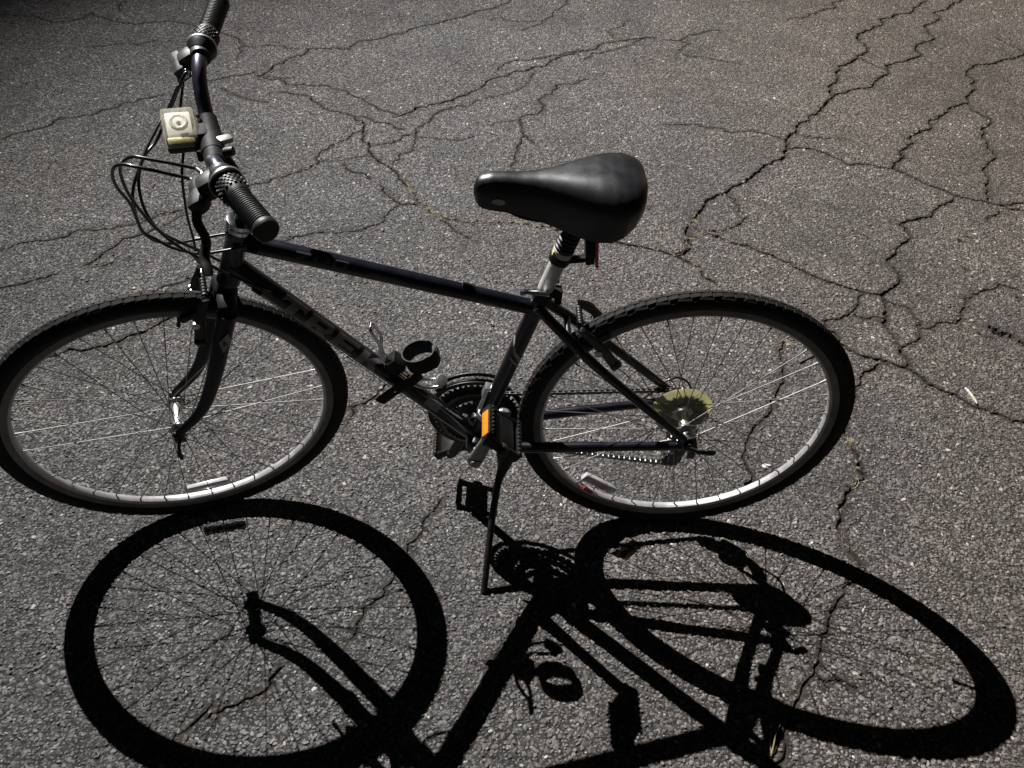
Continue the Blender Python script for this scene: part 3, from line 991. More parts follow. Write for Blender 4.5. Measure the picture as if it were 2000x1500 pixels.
# viewed from the left, text on the down tube reads from the head tube to the crank, tops towards the top tube
wrap_print("brand_lettering", glyphs("TREK", 0.034, 0.052, 0.010, 0.15), DT0 + DTd * 0.105, DTd, V3(0, -1, 0) + DTn * 0.45, 0.0178, M_DECAL, frame)
wrap_print("model_lettering", glyphs("700", 0.014, 0.026, 0.007, 0.3), TT0 + TTd * 0.100, TTd, V3(0, -1, 0) + V3(0, 0, 0.75), 0.0161, M_DECALD, frame)
wrap_print("stripe_decal", [[(0, -0.004), (0.112, -0.0055), (0.118, 0.0005), (0.012, 0.005)]], TT0 + TTd * 0.222, TTd, V3(0, -1, 0) + V3(0, 0, 0.2), 0.0160, M_DECALD, frame)
wrap_print("frame_sticker", [[(0, -0.009), (0.036, -0.009), (0.036, 0.009), (0, 0.009)]], DT0 + DTd * 0.468, DTd, V3(0, -1, 0) + DTn * 0.7, 0.0178, M_DECAL, frame)
STd = unit(ST_TOP - BBp)
wrap_print("swoosh_decal", [[(0, -0.018), (0.012, -0.018), (0.030, 0.0), (0.022, 0.002)], [(0.022, 0.002), (0.030, 0.0), (0.058, 0.014), (0.060, 0.020)], [(-0.012, -0.02), (-0.006, -0.02), (0.012, 0.004), (0.008, 0.006)]], BBp + STd * 0.245, STd, V3(-0.35, -1, 0), 0.0162, M_DECALL, frame)

# ---- fork (turns with the handlebar)
fm = MB()
CR = axis_pt(0.668)
lathe(fm, [(0.0, -0.020), (0.020, -0.018), (0.0225, 0.0), (0.0185, 0.02), (0.0165, 0.034)], 24, CR, AX)
tube(fm, catmull([CR + V3(-0.004, -0.046, -0.016), CR + V3(-0.002, -0.03, 0.0), CR, CR + V3(-0.002, 0.03, 0.0), CR + V3(-0.004, 0.046, -0.016)], 5), [0.014] * 4 + [0.019] * 13 + [0.014] * 4, 16)
fork = obj("fork", fm, M_MATTE, bike, FK)
HUBF = V3(-WB, 0, RW)
legs = []
for s in (-1, 1):
    c0 = CR + V3(-0.003, s * 0.047, -0.004)
    p1 = axis_pt(0.60) + V3(-0.002, s * 0.050, 0)
    p2 = axis_pt(0.50) + V3(-0.003, s * 0.052, 0)
    p3 = axis_pt(0.42) + V3(-0.014, s * 0.053, 0)
    p4 = HUBF + V3(0.003, s * 0.053, 0.012)
    pts = catmull([c0, p1, p2, p3, p4], 6)
    rr = np.interp(np.linspace(0, 1, len(pts)), [0, .3, .7, 1], [0.0158, 0.0150, 0.0115, 0.0085])
    mb = tube(MB(), pts, list(rr), 16, flat=(0.82, 1.12), up=(0, 1, 0))
    leg = obj("fork_leg", mb, M_FORK, fork)
    mb = MB()
    box(mb, HUBF + V3(0.0, s * 0.053, -0.001), (0.022, 0.005, 0.034), bev=0.002)
    obj("dropout", mb, M_FORK, fork)
# diamond badge on the near leg
lp = axis_pt(0.612) + V3(-0.002, -0.0500, 0)
dn_ = V3(0.30, -1, 0.05)
wrap_print("fork_badge", [[(-0.026, 0), (0, -0.011), (0.026, 0), (0, 0.011)]], lp, -AX, dn_, 0.0142, M_DECAL, fork, lift=0.0016)
wrap_print("badge_mark", [[(-0.008, -0.004), (-0.004, -0.005), (0.007, 0.003), (0.004, 0.005)], [(-0.002, -0.006), (0.003, -0.004), (0.001, 0.002)], [(0.0, 0.0), (0.007, -0.004), (0.009, -0.001)]], lp, -AX, dn_, 0.0142, M_PAINT, fork, lift=0.0022)

# ---- headset and stem
hs = MB()
H1 = HT1
lathe(hs, [(0.017, -0.002), (0.0225, 0.0), (0.0225, 0.007), (0.0205, 0.009), (0.0205, 0.012), (0.0235, 0.013), (0.0235, 0.019), (0.018, 0.021)], 24, H1, AX)
obj("headset", hs, M_CHROME, bike, FK)
BAR = V3(-0.855, 0, 0.985)
sm_ = MB()
Q0, Q1 = H1 + AX * 0.015, H1 + AX * 0.062
tube(sm_, catmull([Q0, Q1, Q1 * 0.55 + BAR * 0.45 + V3(0.006, 0, 0), BAR + V3(0.004, 0, -0.008)], 6), [0.0112] * 5 + [0.0125] * 14, 16, up=(0, 1, 0))
tube(sm_, [BAR + V3(0, -0.022, 0), BAR + V3(0, 0.022, 0)], 0.0185, 20)
box(sm_, BAR + V3(-0.018, 0, -0.006), (0.014, 0.03, 0.02), bev=0.003)
stem = obj("stem", sm_, M_MATTE, bike, FK)

# ---- handlebar
hbpts = [(-0.80, -0.293, 1.055), (-0.840, -0.175, 1.047), (-0.851, -0.125, 1.043), (-0.8555, -0.092, 1.022), (-0.855, -0.058, 0.994), (-0.855, -0.028, 0.985), (-0.855, 0.0, 0.985)]
hbpts = hbpts + [(x, -y, z) for x, y, z in hbpts[-2::-1]]
handlebar = obj("handlebar", tube(MB(), catmull(hbpts, 8), 0.0116, 18, up=(1, 0, 0)), M_BAR, bike, FK)
ADJ = {}
for s in (-1, 1):
    g0, g1 = V3(-0.838, s * 0.181, 1.0474), V3(-0.800, s * 0.295, 1.055)
    gd = unit(g1 - g0)
    L = np.linalg.norm(g1 - g0)
    # ribbed rubber grip
    prof = [(0.0, 0.030), (0.0150, 0.030)]
    k = 0.032
    while k < L - 0.014:
        prof += [(0.0154, k), (0.0169, k + 0.0010), (0.0172, k + 0.0018), (0.0169, k + 0.0026), (0.0154, k + 0.0036)]
        k += 0.0042
    prof += [(0.0165, L - 0.012), (0.0178, L - 0.010), (0.0178, L - 0.003), (0.0160, L), (0.0, L + 0.0005)]
    grip = obj("grip", lathe(MB(), prof, 40, g0, gd), M_RUBBER, handlebar, angle=50)
    # twist shifter: flange, knurled barrel
    tw = MB()
    lathe(tw, [(0.0125, -0.026), (0.0180, -0.026), (0.0215, -0.018), (0.0235, -0.012), (0.0243, -0.008), (0.0235, -0.004), (0.0215, -0.001), (0.0190, 0.0), (0.0, 0.0)], 32, g0, gd)
    shifter = obj("twist_shifter", tw, M_PLASTIC, handlebar)
    lathe_b = MB()
    lathe(lathe_b, [(0.0182, 0.0), (0.0196, 0.002), (0.0196, 0.024), (0.0172, 0.032), (0.0, 0.032)], 32, g0, gd)
    ra = unit(np.cross(gd, V3(0, 0, 1)))
    rb_ = np.cross(gd, ra)
    for ring in range(5):
        for kk in range(18):
            t = 2 * math.pi * (kk + 0.5 * (ring % 2)) / 18
            dd = ra * math.cos(t) + rb_ * math.sin(t)
            box(lathe_b, g0 + gd * (0.004 + ring * 0.0046) + dd * 0.0200, (0.0036, 0.0042, 0.0022), (gd, np.cross(gd, dd), dd), 0.0007)
    obj("twist_barrel", lathe_b, M_RUBBER, handlebar)
    ringb = lathe(MB(), [(0.0235, -0.0115), (0.0248, -0.010), (0.0250, -0.008), (0.0244, -0.006)], 36, g0, gd)
    obj("shifter_ring", ringb, M_ALU, handlebar)
    # brake lever: clamp body ahead of the bar, blade curving outwards and down
    bl = MB()
    c0 = V3(-0.846, s * 0.158, 1.046)
    box(bl, c0 + V3(-0.018, s * 0.002, -0.010), (0.030, 0.030, 0.034), ((1, 0.05 * s, 0.5), (0, 1, 0), (-0.5, 0, 1)), 0.010)
    box(bl, c0 + V3(-0.034, s * 0.010, -0.022), (0.026, 0.052, 0.028), ((1, 0.1 * s, 0.6), (-0.2 * s, 1, 0), (-0.6, 0, 1)), 0.011)
    lathe(bl, [(0.0128, -0.012), (0.0168, -0.011), (0.0168, 0.011), (0.0128, 0.012)], 20, c0, unit(V3(-0.02 * -s, s, 0.05)))
    box(bl, c0 + V3(-0.033, -s * 0.006, -0.020), (0.024, 0.036, 0.026), ((1, 0, 0.6), (0, 1, 0), (-0.6, 0, 1)), 0.010)
    lever = obj("brake_lever", bl, M_GREYP, handlebar)
    pts = catmull([c0 + V3(-0.036, s * 0.022, -0.022), c0 + V3(-0.044, s * 0.040, -0.036), c0 + V3(-0.038, s * 0.056, -0.058), c0 + V3(-0.045, s * 0.075, -0.074), c0 + V3(-0.043, s * 0.100, -0.084)], 6)
    rr = list(np.interp(np.linspace(0, 1, len(pts)), [0, .5, .9, 1], [0.0075, 0.0068, 0.0085, 0.006]))
    obj("lever_blade", tube(MB(), pts, rr, 12, flat=(0.6, 1.0), up=(0.6, 0, 1)), M_STEELB, handlebar)
    # barrel adjusters pointing inboard
    for dz, dx in ((-0.030, -0.038), (-0.014, -0.026)):
        q = c0 + V3(dx, -s * 0.016, dz)
        ad = lathe(MB(), [(0.0025, 0.018), (0.0034, 0.017), (0.0034, 0.009), (0.0052, 0.008), (0.0052, 0.0), (0.0040, -0.004)], 12, q, (0, -s, 0))
        obj("barrel_adjuster", ad, M_CHROME, handlebar)
        ADJ[(s, dz)] = q + V3(0, -s * 0.018, 0)

# ---- headlight with its clamp
LC = V3(-0.897, 0.028, 1.006)
lx = unit(V3(1.0, 0.02, -0.06))
lz = unit(np.cross(lx, V3(0.0, 1.0, 0.36)))
lz = lz if lz[2] > 0 else -lz
lyv = np.cross(lz, lx)
hl = MB()
box(hl, LC - lz * 0.019, (0.046, 0.056, 0.022), (lx, lyv, lz), 0.006)
light = obj("headlight", hl, M_PLASTIC, bike, FK)
LAX = (lx, lyv, lz)
# clear yellowed shell over a white reflector tray
mb = MB()
box(mb, LC - lz * 0.001, (0.051, 0.061, 0.024), LAX, 0.0075)
obj("lens_shell", mb, M_AMBERLENS, light)
mb = MB()
box(mb, LC + lz * 0.001 + lyv * 0.003, (0.038, 0.044, 0.008), LAX, 0.004)
tray = obj("light_reflector", mb, M_WHITE, light)
obj("reflector_bowl", lathe(MB(), [(0.004, 0.0045), (0.009, 0.0050), (0.0135, 0.0062), (0.0140, 0.0060), (0.0140, 0.003)], 10, LC + lyv * 0.007, lz), M_ALU, light)
obj("bulb", lathe(MB(), [(0.0, 0.0065), (0.003, 0.006), (0.004, 0.002)], 14, LC + lyv * 0.005, lz), M_GREYP, light)
mb = MB()
box(mb, LC - lyv * 0.016 + lx * 0.006 + lz * 0.0045, (0.012, 0.004, 0.003), LAX, 0.001)
obj("light_switch", mb, M_GREYP, light)
mb = MB()
box(mb, LC - lyv * 0.0235 + lz * 0.0005, (0.040, 0.007, 0.008), LAX, 0.002)
obj("amber_strip", mb, M_CREAM, light)
for k in (-1, 1):
    obj("screw", lathe(MB(), [(0.0, 0.004), (0.0036, 0.0035), (0.0036, 0)], 10, LC + lx * 0.030 + lyv * 0.018 * k - lz * 0.002, lz), M_CHROME, light)
cl = MB()
tube(cl, [BAR + V3(0, -0.050, 0.006), BAR + V3(0, -0.012, 0.0), BAR + V3(0, 0.032, 0.003), BAR + V3(0, 0.056, 0.012)], [0.0145, 0.0165, 0.017, 0.0145], 20)
box(cl, LC * 0.45 + BAR * 0.55 + V3(0.0, 0.012, 0.0), (0.034, 0.036, 0.020), bev=0.004)
obj("light_clamp", cl, M_MATTE, light)
mb = MB()
box(mb, BAR + V3(0.020, -0.002, 0.010), (0.024, 0.016, 0.010), ((1, 0.5, -0.2), (-0.5, 1, 0), (0.2, 0, 1)), 0.004)
obj("clamp_lever", mb, M_CRANK, light)
mb = MB()
lathe(mb, [(0.0, 0.012), (0.007, 0.011), (0.008, 0.0), (0.006, -0.010)], 16, BAR + V3(0.020, -0.026, 0.004), (1, -0.3, 0.3))
obj("clamp_knob", mb, M_GREYP, light)

# ---- cable housings
CABLES = [
    [(-0.856, -0.17, 0.999), (-0.867, -0.169, 1.008), (-0.884, -0.164, 1.018), (-0.911, -0.158, 1.03), (-0.943, -0.147, 1.027), (-0.965, -0.13, 1.004), (-0.979, -0.103, 0.961), (-0.981, -0.072, 0.908), (-0.988, -0.046, 0.84), (-0.975, -0.034, 0.814), (-0.954, -0.03, 0.794), (-0.915, -0.028, 0.782), (-0.872, -0.026, 0.787), (-0.84, -0.020, 0.792)],
    [(-0.852, -0.159, 1.01), (-0.861, -0.157, 1.017), (-0.88, -0.154, 1.028), (-0.903, -0.146, 1.037), (-0.929, -0.138, 1.034), (-0.955, -0.122, 1.008), (-0.968, -0.101, 0.968), (-0.972, -0.082, 0.926), (-0.966, -0.064, 0.876), (-0.958, -0.053, 0.846), (-0.943, -0.045, 0.815), (-0.907, -0.036, 0.774), (-0.883, -0.032, 0.749), (-0.854, -0.028, 0.728), (-0.808, -0.021, 0.692)],
    [(-0.93, 0.10, 1.005), (-0.941, 0.078, 0.992), (-0.953, 0.05, 0.978), (-0.966, 0.011, 0.959), (-0.974, -0.021, 0.94), (-0.983, -0.037, 0.92), (-0.987, -0.047, 0.9), (-0.988, -0.05, 0.873), (-0.993, -0.036, 0.83), (-0.981, -0.019, 0.798), (-0.959, -0.002, 0.782), (-0.925, 0.018, 0.778), (-0.874, 0.025, 0.785), (-0.83, 0.018, 0.788)],
    [(-0.933, 0.095, 0.996), (-0.954, 0.04, 0.963), (-0.969, 0.001, 0.95), (-0.974, -0.031, 0.932), (-0.973, -0.048, 0.906), (-0.968, -0.055, 0.879), (-0.961, -0.045, 0.84), (-0.945, -0.025, 0.805), (-0.92, 0.005, 0.76), (-0.895, 0.026, 0.72), (-0.855, 0.028, 0.69), (-0.80, 0.021, 0.675)],
    [(-0.928, 0.091, 1.008), (-0.917, 0.054, 0.993), (-0.906, 0.017, 0.974), (-0.905, -0.012, 0.955), (-0.907, -0.031, 0.93), (-0.915, -0.03, 0.861), (-0.921, -0.015, 0.798), (-0.932, 0.004, 0.745), (-0.932, 0.028, 0.718)],
]


def fkp(p):
    q = FK @ Vector(p)
    return (q.x, q.y, q.z)


for i, key in ((0, (-1, -0.030)), (1, (-1, -0.014)), (2, (1, -0.030)), (3, (1, -0.014))):
    a_ = ADJ[key]
    s = key[0]
    CABLES[i] = [fkp(a_), fkp(a_ + V3(-0.006, -s * 0.008, 0.002))] + CABLES[i][(3 if i < 2 else 1):]
CABLES[4] = [fkp(ADJ[(1, -0.030)] + V3(0.004, 0.004, 0.004))] + CABLES[4][1:]
for i, pts in enumerate(CABLES):
    obj("cable_housing", tube(MB(), catmull(pts, 8), 0.0026 if i != 4 else 0.0022, 10), M_CABLE, bike)
for i in (0, 1, 2, 3):
    q = CABLES[i]
    a_, b_ = V3(*q[0]), V3(*q[1])
    obj("cable_ferrule", tube(MB(), [a_, b_], 0.0033, 10), M_ALU, bike)


# ---- wheels
def make_wheel(hub_at, valve_deg, rear, parent_m):
    mat = parent_m @ Matrix.Translation(hub_at)
    rim = lathe(MB(), [(0.2985, -0.0075), (0.2968, -0.003), (0.2968, 0.003), (0.2985, 0.0075), (0.3040, 0.0112), (0.3175, 0.0115), (0.3182, 0.0095), (0.3100, 0.0085), (0.3100, -0.0085), (0.3182, -0.0095), (0.3175, -0.0115), (0.3040, -0.0112)], 144, closed=True)
    wheel = obj("wheel", rim, M_RIM, bike, mat, angle=25)
    for s in (-1, 1):
        obj("brake_track", lathe(MB(), [(0.3030, s * 0.0110), (0.3042, s * 0.0117), (0.3172, s * 0.0120), (0.3180, s * 0.0112)], 144, caps=False), M_TRACK, wheel)
    Rc, rr = 0.3315, 0.0178
    sec = [(0.3140, -0.0088), (0.3190, -0.0118)]
    for k in range(17):
        ph = math.radians(-128 + 256 * k / 16)
        sec.append((Rc + rr * math.cos(ph) * (1.0 if math.cos(ph) < 0 else 0.97), rr * math.sin(ph)))
    sec += [(0.3190, 0.0118), (0.3140, 0.0088)]
    tyre = obj("tyre", lathe(MB(), sec, 144, caps=False), M_TYRE, wheel)
    # tread: centre band cut by sipes, scalloped shoulders, two rows of side knobs
    tb = MB()

    def block(th, ph, la, lb, h, skew=0.0):
        d = V3(math.cos(th), 0, math.sin(th))
        tdir = V3(-math.sin(th), 0, math.cos(th))
        nrm = d * math.cos(ph) + V3(0, 1, 0) * math.sin(ph)
        bd = -d * math.sin(ph) + V3(0, 1, 0) * math.cos(ph)
        t2 = unit(tdir + bd * skew)
        b2 = np.cross(nrm, t2)
        c = d * Rc + nrm * (rr + h * 0.5 - 0.0008)
        A = (t2, b2, nrm)
        Vv, hh = [], (la / 2, lb / 2, h / 2)
        for (i, j, k2) in ((-1, -1, -1), (1, -1, -1), (1, 1, -1), (-1, 1, -1), (-.86, -.86, 1), (.86, -.86, 1), (.86, .86, 1), (-.86, .86, 1)):
            Vv.append(c + A[0] * i * hh[0] + A[1] * j * hh[1] + A[2] * k2 * hh[2])
        tb.add(Vv, [(4, 5, 6, 7), (0, 1, 5, 4), (1, 2, 6, 5), (2, 3, 7, 6), (3, 0, 4, 7)])

    nb = 108
    for k in range(nb):
        th = 2 * math.pi * k / nb
        for s in (-1, 1):
            block(th + (0.5 * 2 * math.pi / nb if s > 0 else 0), s * 0.26, 2 * math.pi * RW / nb * 0.94, 0.0092, 0.0022, 0.12 * s)
            if k % 2 == 0:
                block(th + (0.3 if s > 0 else 0) * 0.05, s * 0.70, 2 * math.pi * RW / nb * 1.35, 0.0052, 0.0022, -0.1 * s)
                block(th + 0.030, s * 0.66, 2 * math.pi * RW / nb * 0.34, 0.0034, 0.0019, 0.2 * s)
            block(th + 0.012, s * 1.05, 2 * math.pi * RW / nb * (0.42 if k % 3 else 0.6), 0.0042, 0.0020)
    tag(obj("tread_blocks", tb, M_TYRE, wheel, smooth=False), None, kind="stuff")
    # hub
    hb_ = MB()
    yl, yr = (-0.034, 0.020) if rear else (-0.034, 0.034)
    fr_ = 0.0225 if rear else 0.0195
    lathe(hb_, [(0.006, yl - 0.012), (0.0115, yl - 0.010), (0.0125, yl - 0.003), (fr_ - 0.002, yl - 0.002), (fr_, yl), (fr_ - 0.002, yl + 0.002), (0.0145, yl + 0.004), (0.0118, yl + 0.014), (0.0118, yr - 0.014), (0.0145, yr - 0.004), (fr_ - 0.002, yr - 0.002), (fr_, yr), (fr_ - 0.002, yr + 0.002), (0.0125, yr + 0.003), (0.0115, yr + 0.010), (0.006, yr + 0.012)], 32)
    hub = obj("hub", hb_, M_ALU, wheel)
    yo = 0.0675 if rear else 0.050
    ax_ = MB()
    lathe(ax_, [(0.0, -yo - 0.012), (0.005, -yo - 0.011), (0.0105, -yo - 0.009), (0.0105, -yo - 0.003), (0.0085, -yo + 0.004), (0.0085, -yo + 0.010), (0.0110, -yo + 0.011), (0.0110, yl - 0.009), (0.006, yl - 0.008)], 20)
    lathe(ax_, [(0.006, yr + 0.008), (0.0110, yr + 0.009), (0.0110, yo - 0.011), (0.0085, yo - 0.010), (0.0085, yo - 0.004), (0.0105, yo + 0.003), (0.0105, yo + 0.009), (0.005, yo + 0.011), (0.0, yo + 0.012)], 20)
    tube(ax_, [V3(0, -yo, 0), V3(0, yo, 0)], 0.0055, 12)
    obj("axle", ax_, M_STEELB, wheel)
    # spokes: 36, three-cross
    base = math.radians(valve_deg + 5.0)
    protos = {}
    for side in (-1, 1):
        for dr in (-1, 1):
            yf = yl if side < 0 else yr
            a0 = math.radians(60) * dr
            p0 = V3(math.cos(a0) * (fr_ - 0.003), yf + dr * 0.0022, math.sin(a0) * (fr_ - 0.003))
            p1 = V3(0.2985, side * 0.0022, 0)
            dd = unit(p1 - p0)
            q = tube(MB(), [p0, p1 - dd * 0.014, p1 - dd * 0.0139, p1], [0.00098, 0.00098, 0.0017, 0.0019], 6)
            protos[(side, dr)] = q.mesh("spoke")
    for k in range(36):
        key = (-1 if k % 2 == 0 else 1, 1 if (k // 2) % 2 == 0 else -1)
        th = base + 2 * math.pi * k / 36
        obj("spoke", protos[key], M_SPOKE, wheel, Matrix.Rotation(-th, 4, 'Y'))
    # valve
    va = math.radians(valve_deg)
    vd = V3(math.cos(va), 0, math.sin(va))
    obj("valve", lathe(MB(), [(0.0042, 0.299), (0.0036, 0.292), (0.0030, 0.279), (0.0040, 0.2785), (0.0040, 0.267), (0.0, 0.2655)], 12, axis=vd), M_RUBBER, wheel)
    return wheel


def spoke_reflector(wheel, a_deg, r_mid, length, width):
    a_ = math.radians(a_deg)
    d = V3(math.cos(a_), 0, math.sin(a_))
    t = V3(-math.sin(a_), 0, math.cos(a_))
    mb = MB()
    box(mb, d * r_mid, (length, 0.011, width), (t, (0, 1, 0), d), 0.003)
    ref = obj("spoke_reflector", mb, M_CLEAR, wheel)
    mb = MB()
    box(mb, d * r_mid, (length * 0.86, 0.004, width * 0.45), (t, (0, 1, 0), d), 0.001)
    obj("reflector_core", mb, M_CLEAR, wheel)


wr = make_wheel(HUBR, 41.3, True, Matrix.Identity(4))
wf = make_wheel(HUBF, 76.6, False, FK)
spoke_reflector(wf, -88.5, 0.266, 0.092, 0.020)
spoke_reflector(wr, -125.0, 0.268, 0.092, 0.022)
mb = MB()
a_ = math.radians(-128.5)
d = V3(math.cos(a_), 0, math.sin(a_))
t = V3(-math.sin(a_), 0, math.cos(a_))
tube(mb, catmull([d * 0.291 + V3(0, -0.012, 0) - t * 0.014, d * 0.290 + V3(0, -0.014, 0) - t * 0.004, d * 0.289 + V3(0, -0.015, 0) + t * 0.006, d * 0.291 + V3(0, -0.013, 0) + t * 0.016], 5), [0.0032, 0.005, 0.0042, 0.0056, 0.005, 0.0042, 0.0058, 0.005, 0.0046, 0.0056, 0.0052, 0.0048, 0.0056, 0.005, 0.0045, 0.003], 8, flat=(1, 0.7))
obj("wheel_tag", mb, M_REDTAG, wr)

# spoke protector and cogs
obj("spoke_protector", lathe(MB(), [(0.018, 0.0235), (0.030, 0.0235), (0.034, 0.0255), (0.052, 0.0255), (0.058, 0.0275), (0.066, 0.0280), (0.0665, 0.0290), (0.0580, 0.0287), (0.052, 0.0268), (0.034, 0.0268), (0.030, 0.0248), (0.018, 0.0248)], 64, closed=True), M_DISC, wr)


def sprocket(mb, y, R_, teeth, th=0.0022, hole=0.0):
    prof = []
    for k in range(teeth * 4):
        t = 2 * math.pi * k / (teeth * 4)
        prof.append((R_ + (0.003 if k % 4 in (1, 2) else -0.003), t))
    n_ = len(prof)
    ih = hole if hole > 0 else 0.012
    V, F = [], []
    for yy in (y - th / 2, y + th / 2):
        for (rad, t) in prof:
            V.append((rad * math.cos(t), yy, rad * math.sin(t)))
        for (rad, t) in prof:
            V.append((ih * math.cos(t), yy, ih * math.sin(t)))
    for k in range(n_):
        k2 = (k + 1) % n_
        F.append((k, k2, n_ + k2, n_ + k))
        F.append((2 * n_ + k2, 2 * n_ + k, 3 * n_ + k, 3 * n_ + k2))
        F.append((k2, k, 2 * n_ + k, 2 * n_ + k2))
        F.append((n_ + k, n_ + k2, 3 * n_ + k2, 3 * n_ + k))
    return mb.add(V, F)


for i, tt in enumerate((25, 23, 21, 18, 16, 14, 12)):
    obj("cog", sprocket(MB(), 0.0315 + i * 0.0046, tt * 0.0127 / (2 * math.pi), tt), M_STEELB, wr, smooth=False)

# quick-release levers
q = MB()
tube(q, catmull([V3(0.001, -0.079, 0.352), V3(0.018, -0.086, 0.350), V3(0.036, -0.086, 0.347), V3(0.055, -0.083, 0.343)], 6), [0.0055] * 6 + [0.0065] * 6 + [0.0078] * 6 + [0.005], 12, flat=(0.55, 1.0), up=(0, 1, 0))
obj("quick_release", q, M_GREYP, bike)
q = MB()
tube(q, catmull([HUBF + V3(0.0, -0.062, -0.002), HUBF + V3(-0.004, -0.070, -0.008), HUBF + V3(-0.006, -0.079, -0.018), HUBF + V3(-0.004, -0.084, -0.032)], 6), [0.006] * 10 + [0.0075] * 8 + [0.005], 12, flat=(0.6, 1), up=(1, 0, 0))
obj("quick_release", q, M_GREYP, bike, FK)

# ---- seatpost, clamp, saddle
SPd = unit(ST_TOP - BBp)


def sp(t):
    return ST_TOP + SPd * t


post = obj("seatpost", tube(MB(), [sp(-0.06), sp(0.072), sp(0.19)], [0.0148, 0.0148, 0.0148], 24), M_SATIN, bike)
prof = [(0.0150, 0.092)]
for k in range(6):
    prof += [(0.0182, 0.095 + k * 0.0085), (0.0182, 0.099 + k * 0.0085), (0.0150, 0.1015 + k * 0.0085)]
prof += [(0.0160, 0.150), (0.0, 0.151)]
obj("seatpost_boot", lathe(MB(), prof, 28, ST_TOP, SPd), M_RUBBER, post)
obj("reflector_band", lathe(MB(), [(0.0150, 0.066), (0.0195, 0.067), (0.0200, 0.079), (0.0150, 0.080)], 28, ST_TOP, SPd), M_PLASTIC, post)
obj("band_sleeve", lathe(MB(), [(0.0150, 0.0805), (0.0182, 0.081), (0.0185, 0.092), (0.0150, 0.093)], 28, ST_TOP, SPd), M_SATIN, post)
mb = MB()
box(mb, sp(0.087) + V3(-0.0170, -0.005, 0.002), (0.003, 0.008, 0.009), (V3(1, 0.3, -0.3), (0, 1, 0), SPd), 0.001)
obj("yellow_sticker", mb, M_YELLOW, post)
mb = MB()
box(mb, sp(0.0725) + V3(0.028, -0.004, 0.002), (0.036, 0.014, 0.011), ((1, 0.1, 0.06), (-0.1, 1, 0), (0, 0, 1)), 0.004)
box(mb, sp(0.088) + V3(0.046, 0.002, 0.005), (0.016, 0.034, 0.046), ((1, 0, 0.1), (0, 1, 0), (-0.1, 0, 1)), 0.003)
tl_ = obj("rear_reflector", mb, M_PLASTIC, bike)
mb = MB()
box(mb, sp(0.088) + V3(0.0575, 0.002, 0.007), (0.006, 0.040, 0.058), ((1, 0, 0.1), (0, 1, 0), (-0.1, 0, 1)), 0.002)
obj("red_lens", mb, M_RED, tl_)
col_ = MB()
lathe(col_, [(0.0163, -0.026), (0.0186, -0.024), (0.0190, -0.003), (0.0165, 0.0)], 24, ST_TOP, SPd)
box(col_, ST_TOP + V3(0.022, 0.0, -0.010), (0.020, 0.016, 0.016), bev=0.003)
tube(col_, [ST_TOP + V3(0.024, 0.010, -0.004), ST_TOP + V3(0.026, 0.006, -0.038)], 0.0072, 14)
collar = obj("seat_collar", col_, M_PLASTIC, bike)
mb = MB()
tube(mb, catmull([ST_TOP + V3(0.004, -0.020, 0.004), ST_TOP + V3(-0.014, -0.028, 0.012), ST_TOP + V3(-0.034, -0.034, 0.020), ST_TOP + V3(-0.048, -0.036, 0.020)], 5), 0.0062, 12, flat=(1, 0.6))
obj("collar_lever", mb, M_CHROME, collar)
mb = lathe(MB(), [(0.0, 0.008), (0.0075, 0.007), (0.0075, -0.004), (0.004, -0.006)], 16, ST_TOP + V3(0.020, 0.022, 0.004), (0.2, 1, 0.3))
obj("collar_nut", mb, M_CHROME, collar)

# saddle body: lofted cross-sections from nose to tail
sx = [0.000, 0.012, 0.04, 0.10, 0.18, 0.27, 0.36, 0.45, 0.54, 0.63, 0.72, 0.80, 0.87, 0.93, 0.97, 0.992, 1.0]
sw = [0.004, 0.0125, 0.0185, 0.0225, 0.0240, 0.0260, 0.0305, 0.0390, 0.0510, 0.0640, 0.0765, 0.0840, 0.0840, 0.0755, 0.060, 0.038, 0.016]
st_ = [0.912, 0.925, 0.932, 0.937, 0.938, 0.938, 0.940, 0.944, 0.949, 0.953, 0.956, 0.957, 0.956, 0.953, 0.948, 0.942, 0.935]
se = [0.905, 0.905, 0.904, 0.903, 0.902, 0.902, 0.902, 0.903, 0.905, 0.906, 0.907, 0.908, 0.910, 0.913, 0.917, 0.921, 0.924]
sbm = [0.900, 0.889, 0.882, 0.879, 0.877, 0.873, 0.868, 0.862, 0.857, 0.853, 0.853, 0.858, 0.869, 0.885, 0.899, 0.909, 0.916]
X0, X1 = -0.449, -0.166
V, F = [], []
NS = 26
fs = np.linspace(0, 1, 61)
for u in fs:
    x = X0 + (X1 - X0) * u
    w_, t_, e_, b_ = (np.interp(u, sx, q) for q in (sw, st_, se, sbm))
    row = []
    groove = 0.0
    for k in range(NS):
        f = k / (NS - 1)
        if f < 0.18:
            s_ = f / 0.18
            yv = -(w_ * (0.86 + 0.13 * s_))
            zv = b_ + (e_ - b_) * s_ * 0.92
        elif f > 0.82:
            s_ = (1 - f) / 0.18
            yv = w_ * (0.86 + 0.13 * s_)
            zv = b_ + (e_ - b_) * s_ * 0.92
        else:
            ph = math.pi * (1 - (f - 0.18) / 0.64)
            yv = w_ * math.copysign(abs(math.cos(ph)) ** 0.85, math.cos(ph))
            zv = e_ + (t_ - e_) * math.sin(ph) ** 0.82
            # shallow valley down the middle between two sitting pads
            zv -= 0.0035 * math.exp(-(yv / 0.016) ** 2) * max(0, min(1, (u - 0.45) / 0.2))
        row.append((x, yv, zv))
    V += row
for i in range(len(fs) - 1):
    for k in range(NS - 1):
        a_ = i * NS + k
        F.append((a_, a_ + 1, a_ + NS + 1, a_ + NS))
    F.append((i * NS + NS - 1, i * NS, (i + 1) * NS, (i + 1) * NS + NS - 1))
